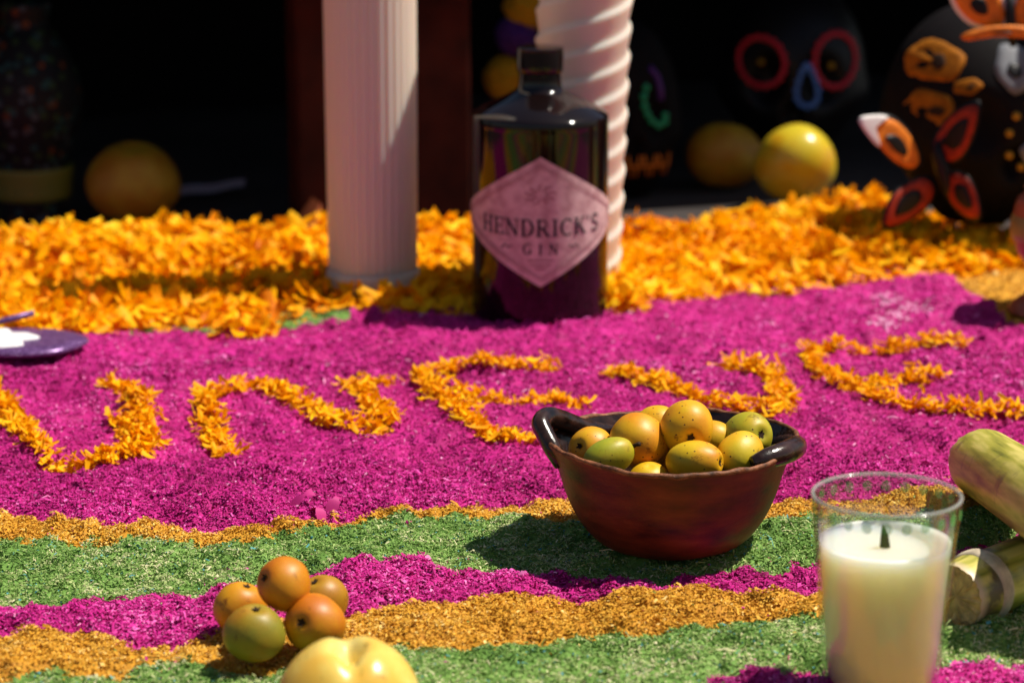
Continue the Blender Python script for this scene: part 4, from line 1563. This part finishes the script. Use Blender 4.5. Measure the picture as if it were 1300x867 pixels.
# skull half hidden by the spiral candle
YS2 = 2.36
sp2 = ay(800, 160, YS2)
w2, d2_, h2 = 0.047, 0.055, 0.088
sk2 = empty('painted_skull', (sp2.x, YS2 + d2_, sp2.z), 'small charcoal skull with green beads and stitched orange teeth behind the spiral candle', 'skull', 'black painted skulls', rz=rad(8))
V, F = skull_vf(w2, d2_, h2, 0.22)
link('cranium', mesh_py('cranium', V, F), MAT['charcoal'], sk2)
gr = []
for (x, y) in ((822, 113), (818, 124), (819, 136), (823, 146), (829, 155), (838, 161), (847, 158), (848, 150)):
    p = local(x, y, sk2, YS2)
    gr.append(Vector((p.x, -math.sqrt(max(0.05, 1 - min(0.95, (p.x / w2) ** 2 + (p.z / h2) ** 2))) * d2_ - 0.001, p.z)))
V, F = tube(gr, 0.0012, 6)
ob = link('eye_ring', mesh_py('eye_ring', V, F), MAT['greenbead'], sk2)
for p in gr:
    bead(ob, p, 0.0034, 'greenbead')
vp = []
for (x, y) in ((828, 88), (838, 100), (842, 115), (842, 130)):
    p = local(x, y, sk2, YS2)
    vp.append(Vector((p.x, -math.sqrt(max(0.05, 1 - min(0.95, (p.x / w2) ** 2 + (p.z / h2) ** 2))) * d2_ - 0.001, p.z)))
V, F = tube(vp, 0.0026, 8)
link('brow_stripe', mesh_py('brow_stripe', V, F), MAT['violet'], sk2)
for i in range(7):
    x = 790 + i * 10.5
    q = []
    for y in (199, 213, 226):
        p = local(x + (3 if i % 2 else -2) * (y - 213) / 13, y, sk2, YS2)
        q.append(Vector((p.x, -math.sqrt(max(0.12, 1 - min(0.88, (p.x / w2) ** 2 + (p.z / h2) ** 2))) * d2_ * 0.98 - 0.003, p.z)))
    V, F = tube(q, 0.0013, 6)
    link('tooth_stitch', mesh_py('tooth_stitch', V, F), MAT['orange'], sk2)
q = []
for i in range(10):
    p = local(788 + i * 7.6, 213, sk2, YS2)
    q.append(Vector((p.x, -math.sqrt(max(0.12, 1 - min(0.88, (p.x / w2) ** 2 + (p.z / h2) ** 2))) * d2_ * 0.98 - 0.003, p.z)))
V, F = tube(q, 0.0012, 6)
link('mouth_line', mesh_py('mouth_line', V, F), MAT['orange'], sk2)

# big flower-painted skull at the side
YS3 = 2.02
sp3 = ay(1262, 170, YS3)
w3, d3, h3 = 0.074, 0.080, 0.092
sk3 = empty('flowered_skull', (sp3.x, YS3 + d3, sp3.z), 'large charcoal skull painted with orange flowers and yellow dots', 'skull', 'black painted skulls', rz=rad(14))
V, F = skull_vf(w3, d3, h3, 0.18)
link('cranium', mesh_py('cranium', V, F), MAT['charcoal'], sk3)


def surf3(px_, py_, lift=0.001):
    p = local(px_, py_, sk3, YS3 + 0.02)
    q = (p.x / w3) ** 2 + (p.z / h3) ** 2
    return Vector((p.x, -math.sqrt(max(0.03, 1 - min(0.97, q))) * d3 - lift, p.z))


for (x, y) in ((1298, 128), (1277, 143), (1267, 164), (1268, 192), (1286, 208)):
    o = bead(sk3, surf3(x, y), 0.0032, 'yellow', 'painted_dot')


def flat_patch(name, outline, mat, parent, surf, lift=0.0015, thick=0.003):
    c = (sum(p[0] for p in outline) / len(outline), sum(p[1] for p in outline) / len(outline))
    V, F = [], []
    n = len(outline)
    for f, l in ((1.0, 0.0), (1.0, lift), (0.7, lift + thick * 0.5), (0.0, lift + thick * 0.6)):
        for p in outline:
            V.append(surf(c[0] + (p[0] - c[0]) * f, c[1] + (p[1] - c[1]) * f, l))
    for r_ in range(3):
        for k in range(n):
            F.append((r_ * n + k, r_ * n + (k + 1) % n, (r_ + 1) * n + (k + 1) % n, (r_ + 1) * n + k))
    return link(name, mesh_py(name, V, F), mat, parent)


def blob(cx, cy, rx, ry, rot=0, n=20, wv=0.07, k=5):
    out = []
    for i in range(n):
        a = 2 * PI * i / n
        w_ = 1 + wv * math.sin(k * a)
        x, y = rx * w_ * math.cos(a), ry * w_ * math.sin(a)
        out.append((cx + x * math.cos(rot) - y * math.sin(rot), cy + x * math.sin(rot) + y * math.cos(rot)))
    return out


for (cx, cy, rx, ry, ro) in ((1196, 81, 31, 22, -0.5), (1184, 141, 22, 26, 0.2), (1222, 108, 17, 9, -0.3)):
    f = flat_patch('flower', blob(cx, cy, rx, ry, ro), MAT['flower'], sk3, surf3, 0.0008, 0.0006)
    flat_patch('flower_heart', blob(cx + 2, cy, rx * 0.34, ry * 0.22, ro - 0.6), MAT['dark'], f, surf3, 0.0022, 0.0004)
flat_patch('brow_patch', blob(1284, 86, 26, 30, 0.2), MAT['greypaint'], sk3, surf3, 0.001, 0.001)
flat_patch('brow_spot', blob(1282, 88, 10, 9, 0.2), MAT['black'], sk3, surf3, 0.0025, 0.001)
flat_patch('cheek_patch', blob(1302, 192, 20, 14, 0.5), MAT['greypaint'], sk3, surf3, 0.001, 0.001)


def wing(t, name, outline, inner, slit, Yfn, m_in, m_edge):
    """outline/inner/slit in photo pixels, Yfn(x,y) depth"""
    sf = lambda x, y, l: tuple(ay(x, y, Yfn(x, y) - l) - t.location)
    w_ = flat_patch(name, outline, m_edge, t, sf, 0.002, 0.001)
    a = flat_patch('inlay', inner, m_in, w_, sf, 0.0032, 0.0008)
    flat_patch('slit', slit, MAT['black'], w_, sf, 0.0046, 0.0008)
    return w_


def scl(o, f, dx=0, dy=0):
    c = (sum(p[0] for p in o) / len(o), sum(p[1] for p in o) / len(o))
    return [(c[0] + (p[0] - c[0]) * f + dx, c[1] + (p[1] - c[1]) * f + dy) for p in o]


def rounded(o, k=4):
    n = len(o)
    res = []
    for i in range(n):
        p0, p1, p2, p3 = o[i - 1], o[i], o[(i + 1) % n], o[(i + 2) % n]
        for s in range(k):
            t = s / k
            res.append(tuple(0.5 * (2 * p1[j] + (p2[j] - p0[j]) * t + (2 * p0[j] - 5 * p1[j] + 4 * p2[j] - p3[j]) * t * t + (-p0[j] + 3 * p1[j] - 3 * p2[j] + p3[j]) * t ** 3) for j in (0, 1)))
    return res


YB = 2.00
bfc = ay(1195, 210, YB)
bf = empty('butterfly_ornament', bfc, 'black and red butterfly ornament on the side of the flowered skull', 'butterfly')
Yf = lambda x, y: YB - 0.0004 * abs(x - 1195)
W1 = rounded([(1092, 152), (1130, 146), (1158, 170), (1172, 205), (1160, 219), (1135, 208), (1112, 184)])
W2 = rounded([(1244, 128), (1240, 165), (1225, 198), (1205, 210), (1184, 196), (1186, 172), (1212, 140)])
W3 = rounded([(1121, 272), (1136, 242), (1172, 222), (1190, 236), (1180, 262), (1150, 284), (1122, 291)])
W4 = rounded([(1204, 218), (1228, 222), (1242, 248), (1246, 278), (1230, 280), (1208, 262), (1199, 240)])
wing(bf, 'wing', W1, scl(W1, 0.86), scl(W1, 0.36, 3, 2), Yf, MAT['orange'], MAT['black'])
flat_patch('wing_tip', rounded([(1090, 151), (1116, 146), (1128, 150), (1112, 160), (1118, 186), (1106, 178)]), MAT['whitepaint'], bf, lambda x, y, l: tuple(ay(x, y, Yf(x, y) - l) - bfc), 0.006, 0.0006)
for W_ in (W2, W3, W4):
    wing(bf, 'wing', W_, scl(W_, 0.86), scl(W_, 0.48), Yf, MAT['redpaint'], MAT['black'])
V, F = tube([ay(x, y, YB - 0.004) - bfc for x, y in ((1188, 178), (1191, 196), (1196, 214), (1202, 236), (1205, 252))], [0.002, 0.0055, 0.006, 0.0045, 0.002], 10)
link('body', mesh_py('body', V, F), MAT['black'], bf)

YT = 2.00
bt = ay(1262, 40, YT)
bf2 = empty('butterfly_ornament', bt, 'orange butterfly ornament perched on the crown of the flowered skull', 'butterfly')
Yt = lambda x, y: YT
W5 = rounded([(1205, -8), (1222, -30), (1262, -28), (1280, 10), (1276, 38), (1240, 36), (1216, 18)])
W6 = rounded([(1222, 44), (1255, 34), (1295, 33), (1325, 40), (1322, 50), (1270, 47), (1228, 52)])
W7 = rounded([(1284, 34), (1286, 0), (1310, -28), (1345, -20), (1340, 20), (1310, 38)])
wing(bf2, 'wing', W5, scl(W5, 0.84), scl(W5, 0.30, 0, 4), Yt, MAT['orange'], MAT['whitepaint'])
wing(bf2, 'wing', W7, scl(W7, 0.84), scl(W7, 0.30, 0, 4), Yt, MAT['orange'], MAT['whitepaint'])
wing(bf2, 'wing', W6, scl(W6, 0.9), scl(W6, 0.2), lambda x, y: YT - 0.006, MAT['orange'], MAT['orange'])
V, F = tube([ay(x, y, YT - 0.003) - bt for x, y in ((1281, -10), (1282, 15), (1284, 42), (1286, 60))], [0.0015, 0.004, 0.004, 0.002], 10)
link('body', mesh_py('body', V, F), MAT['black'], bf2)

# ------------------------------------------------------------------ clay goblet (incense burner)
PG = gp(1347, 402)
pot = empty('clay_goblet', (PG.x, PG.y, hz(PG.x, PG.y)), 'terracotta goblet on a flared foot beside the flowered skull', 'goblet')
zt = ay(1347, 245, PG.y).z
rpot = 66 / FPX * 1.87
o_ = smooth_profile([(0.0, 0.0), (0.034, 0.0), (0.036, 0.004), (0.026, 0.012), (0.020, 0.022), (0.024, 0.030), (rpot - 0.003, 0.044), (rpot, 0.060), (rpot - 0.002, 0.078), (rpot - 0.008, zt - 0.004),
                     (rpot - 0.007, zt)], 5)
i_ = smooth_profile([(rpot - 0.010, zt + 0.0005), (rpot - 0.012, zt - 0.004), (rpot - 0.008, 0.065), (0.02, 0.042), (0.0, 0.040)], 5)
V, F = lathe(o_ + i_, 72)
link('body', mesh_py('body', V, F), MAT['clay'], pot)
V, F = lathe(smooth_profile([(rpot + 0.0002, 0.052), (rpot + 0.0016, 0.055), (rpot + 0.0020, 0.060), (rpot + 0.0012, 0.066), (rpot - 0.0002, 0.069)], 3), 72)
link('band', mesh_py('band', V, F), plain('olive_glaze', (0.22, 0.19, 0.04), 0.4), pot)

# ------------------------------------------------------------------ speckled vase, paper, pompom garland
VP = ay(30, 240, 2.24)
m, nt, b = new_mat('speckled_black_glaze')
tc = nt.nodes.new('ShaderNodeTexCoord')
v = nt.nodes.new('ShaderNodeTexVoronoi')
v.inputs['Scale'].default_value = 130
lt = nt.nodes.new('ShaderNodeMath')
lt.operation = 'LESS_THAN'
lt.inputs[1].default_value = 0.42
rr = ramp_node(nt, [(0.0, (0.012, 0.05, 0.045)), (0.30, (0.04, 0.055, 0.06)), (0.42, (0.10, 0.03, 0.005)), (0.5, (0.02, 0.045, 0.01)), (0.62, (0.006, 0.006, 0.006))], 'CONSTANT')
mxc = nt.nodes.new('ShaderNodeMix')
mxc.data_type = 'RGBA'
nt.links.new(tc.outputs['Object'], v.inputs['Vector'])
nt.links.new(v.outputs['Distance'], lt.inputs[0])
nt.links.new(v.outputs['Color'], rr.inputs['Fac'])
nt.links.new(lt.outputs[0], mxc.inputs['Factor'])
mxc.inputs['A'].default_value = (0.004, 0.0045, 0.005, 1)
nt.links.new(rr.outputs[0], mxc.inputs['B'])
nt.links.new(mxc.outputs['Result'], b.inputs['Base Color'])
b.inputs['Roughness'].default_value = 0.6
b.inputs['Specular IOR Level'].default_value = 0.2
vase = empty('speckled_vase', (VP.x, 2.28, -0.019), 'dark speckled vase with a yellow-green band in the shade', 'vase')
V, F = lathe(smooth_profile([(0.0, 0.0), (0.028, 0.0), (0.031, 0.006), (0.032, 0.03), (0.033, 0.05), (0.040, 0.075), (0.046, 0.10), (0.042, 0.13), (0.030, 0.155), (0.020, 0.17), (0.022, 0.185), (0.018, 0.186), (0.0, 0.17)], 5), 64)
link('body', mesh_py('body', V, F), m, vase)
zb0, zb1 = ay(30, 256, 2.25).z + 0.019, ay(30, 218, 2.25).z + 0.019
V, F = lathe(smooth_profile([(0.031, zb0 - 0.0005), (0.0342, zb0), (0.0350, (zb0 + zb1) / 2), (0.0365, zb1), (0.033, zb1 + 0.0005)], 3), 64)
link('band', mesh_py('band', V, F), plain('yellow_green_band', (0.12, 0.13, 0.008), 0.6), vase)

pp = ay(268, 236, 2.39)
V, F = [], []
for i in range(11):
    t = i / 10
    for k, (s, zz) in enumerate(((-1, 0.0), (0, 0.007), (1, 0.0))):
        V.append((-0.031 + 0.062 * t, s * 0.012, 0.004 + 0.009 * t + zz * (1 - 0.3 * t) + 0.001 * math.sin(9 * t)))
for i in range(10):
    for k in range(2):
        a = 3 * i + k
        F.append((a, a + 3, a + 4, a + 1))
o = link('folded_paper', mesh_py('folded_paper', V, F), MAT['paper'], smooth=False)
o.location = (pp.x, pp.y, pp.z - 0.012)
tag(o, 'pale folded paper strip in the shade next to the squat fruit', 'paper')

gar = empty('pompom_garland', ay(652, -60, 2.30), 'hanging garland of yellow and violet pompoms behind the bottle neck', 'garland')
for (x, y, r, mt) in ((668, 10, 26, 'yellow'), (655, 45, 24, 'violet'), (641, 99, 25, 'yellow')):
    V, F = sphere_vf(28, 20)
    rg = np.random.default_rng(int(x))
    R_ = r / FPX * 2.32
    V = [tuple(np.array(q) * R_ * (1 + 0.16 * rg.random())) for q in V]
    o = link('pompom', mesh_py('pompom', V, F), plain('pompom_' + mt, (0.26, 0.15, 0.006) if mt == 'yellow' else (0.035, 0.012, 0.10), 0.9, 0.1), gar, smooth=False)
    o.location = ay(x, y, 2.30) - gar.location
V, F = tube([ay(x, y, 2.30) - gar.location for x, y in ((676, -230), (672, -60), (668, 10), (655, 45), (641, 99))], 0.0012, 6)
link('cord', mesh_py('cord', V, F), MAT['dark'], gar)

# ------------------------------------------------------------------ unseen tall vase, added to shade the flowered skull
tv = empty('added_shade_vase', (0.565, 2.10, -0.02), 'unseen tall dark clay vase added to shade the flowered skull', 'vase')
V, F = lathe(smooth_profile([(0.0, 0.0), (0.05, 0.0), (0.055, 0.01), (0.08, 0.09), (0.088, 0.17), (0.075, 0.26), (0.055, 0.32), (0.052, 0.36), (0.066, 0.40), (0.060, 0.40), (0.046, 0.36), (0.0, 0.30)], 5), 64)
link('body', mesh_py('body', V, F), MAT['clay'], tv)
V, F = lathe(smooth_profile([(0.0535, 0.325), (0.058, 0.33), (0.0585, 0.338), (0.0520, 0.346)], 3), 64)
link('neck_ring', mesh_py('neck_ring', V, F), MAT['clay'], tv)
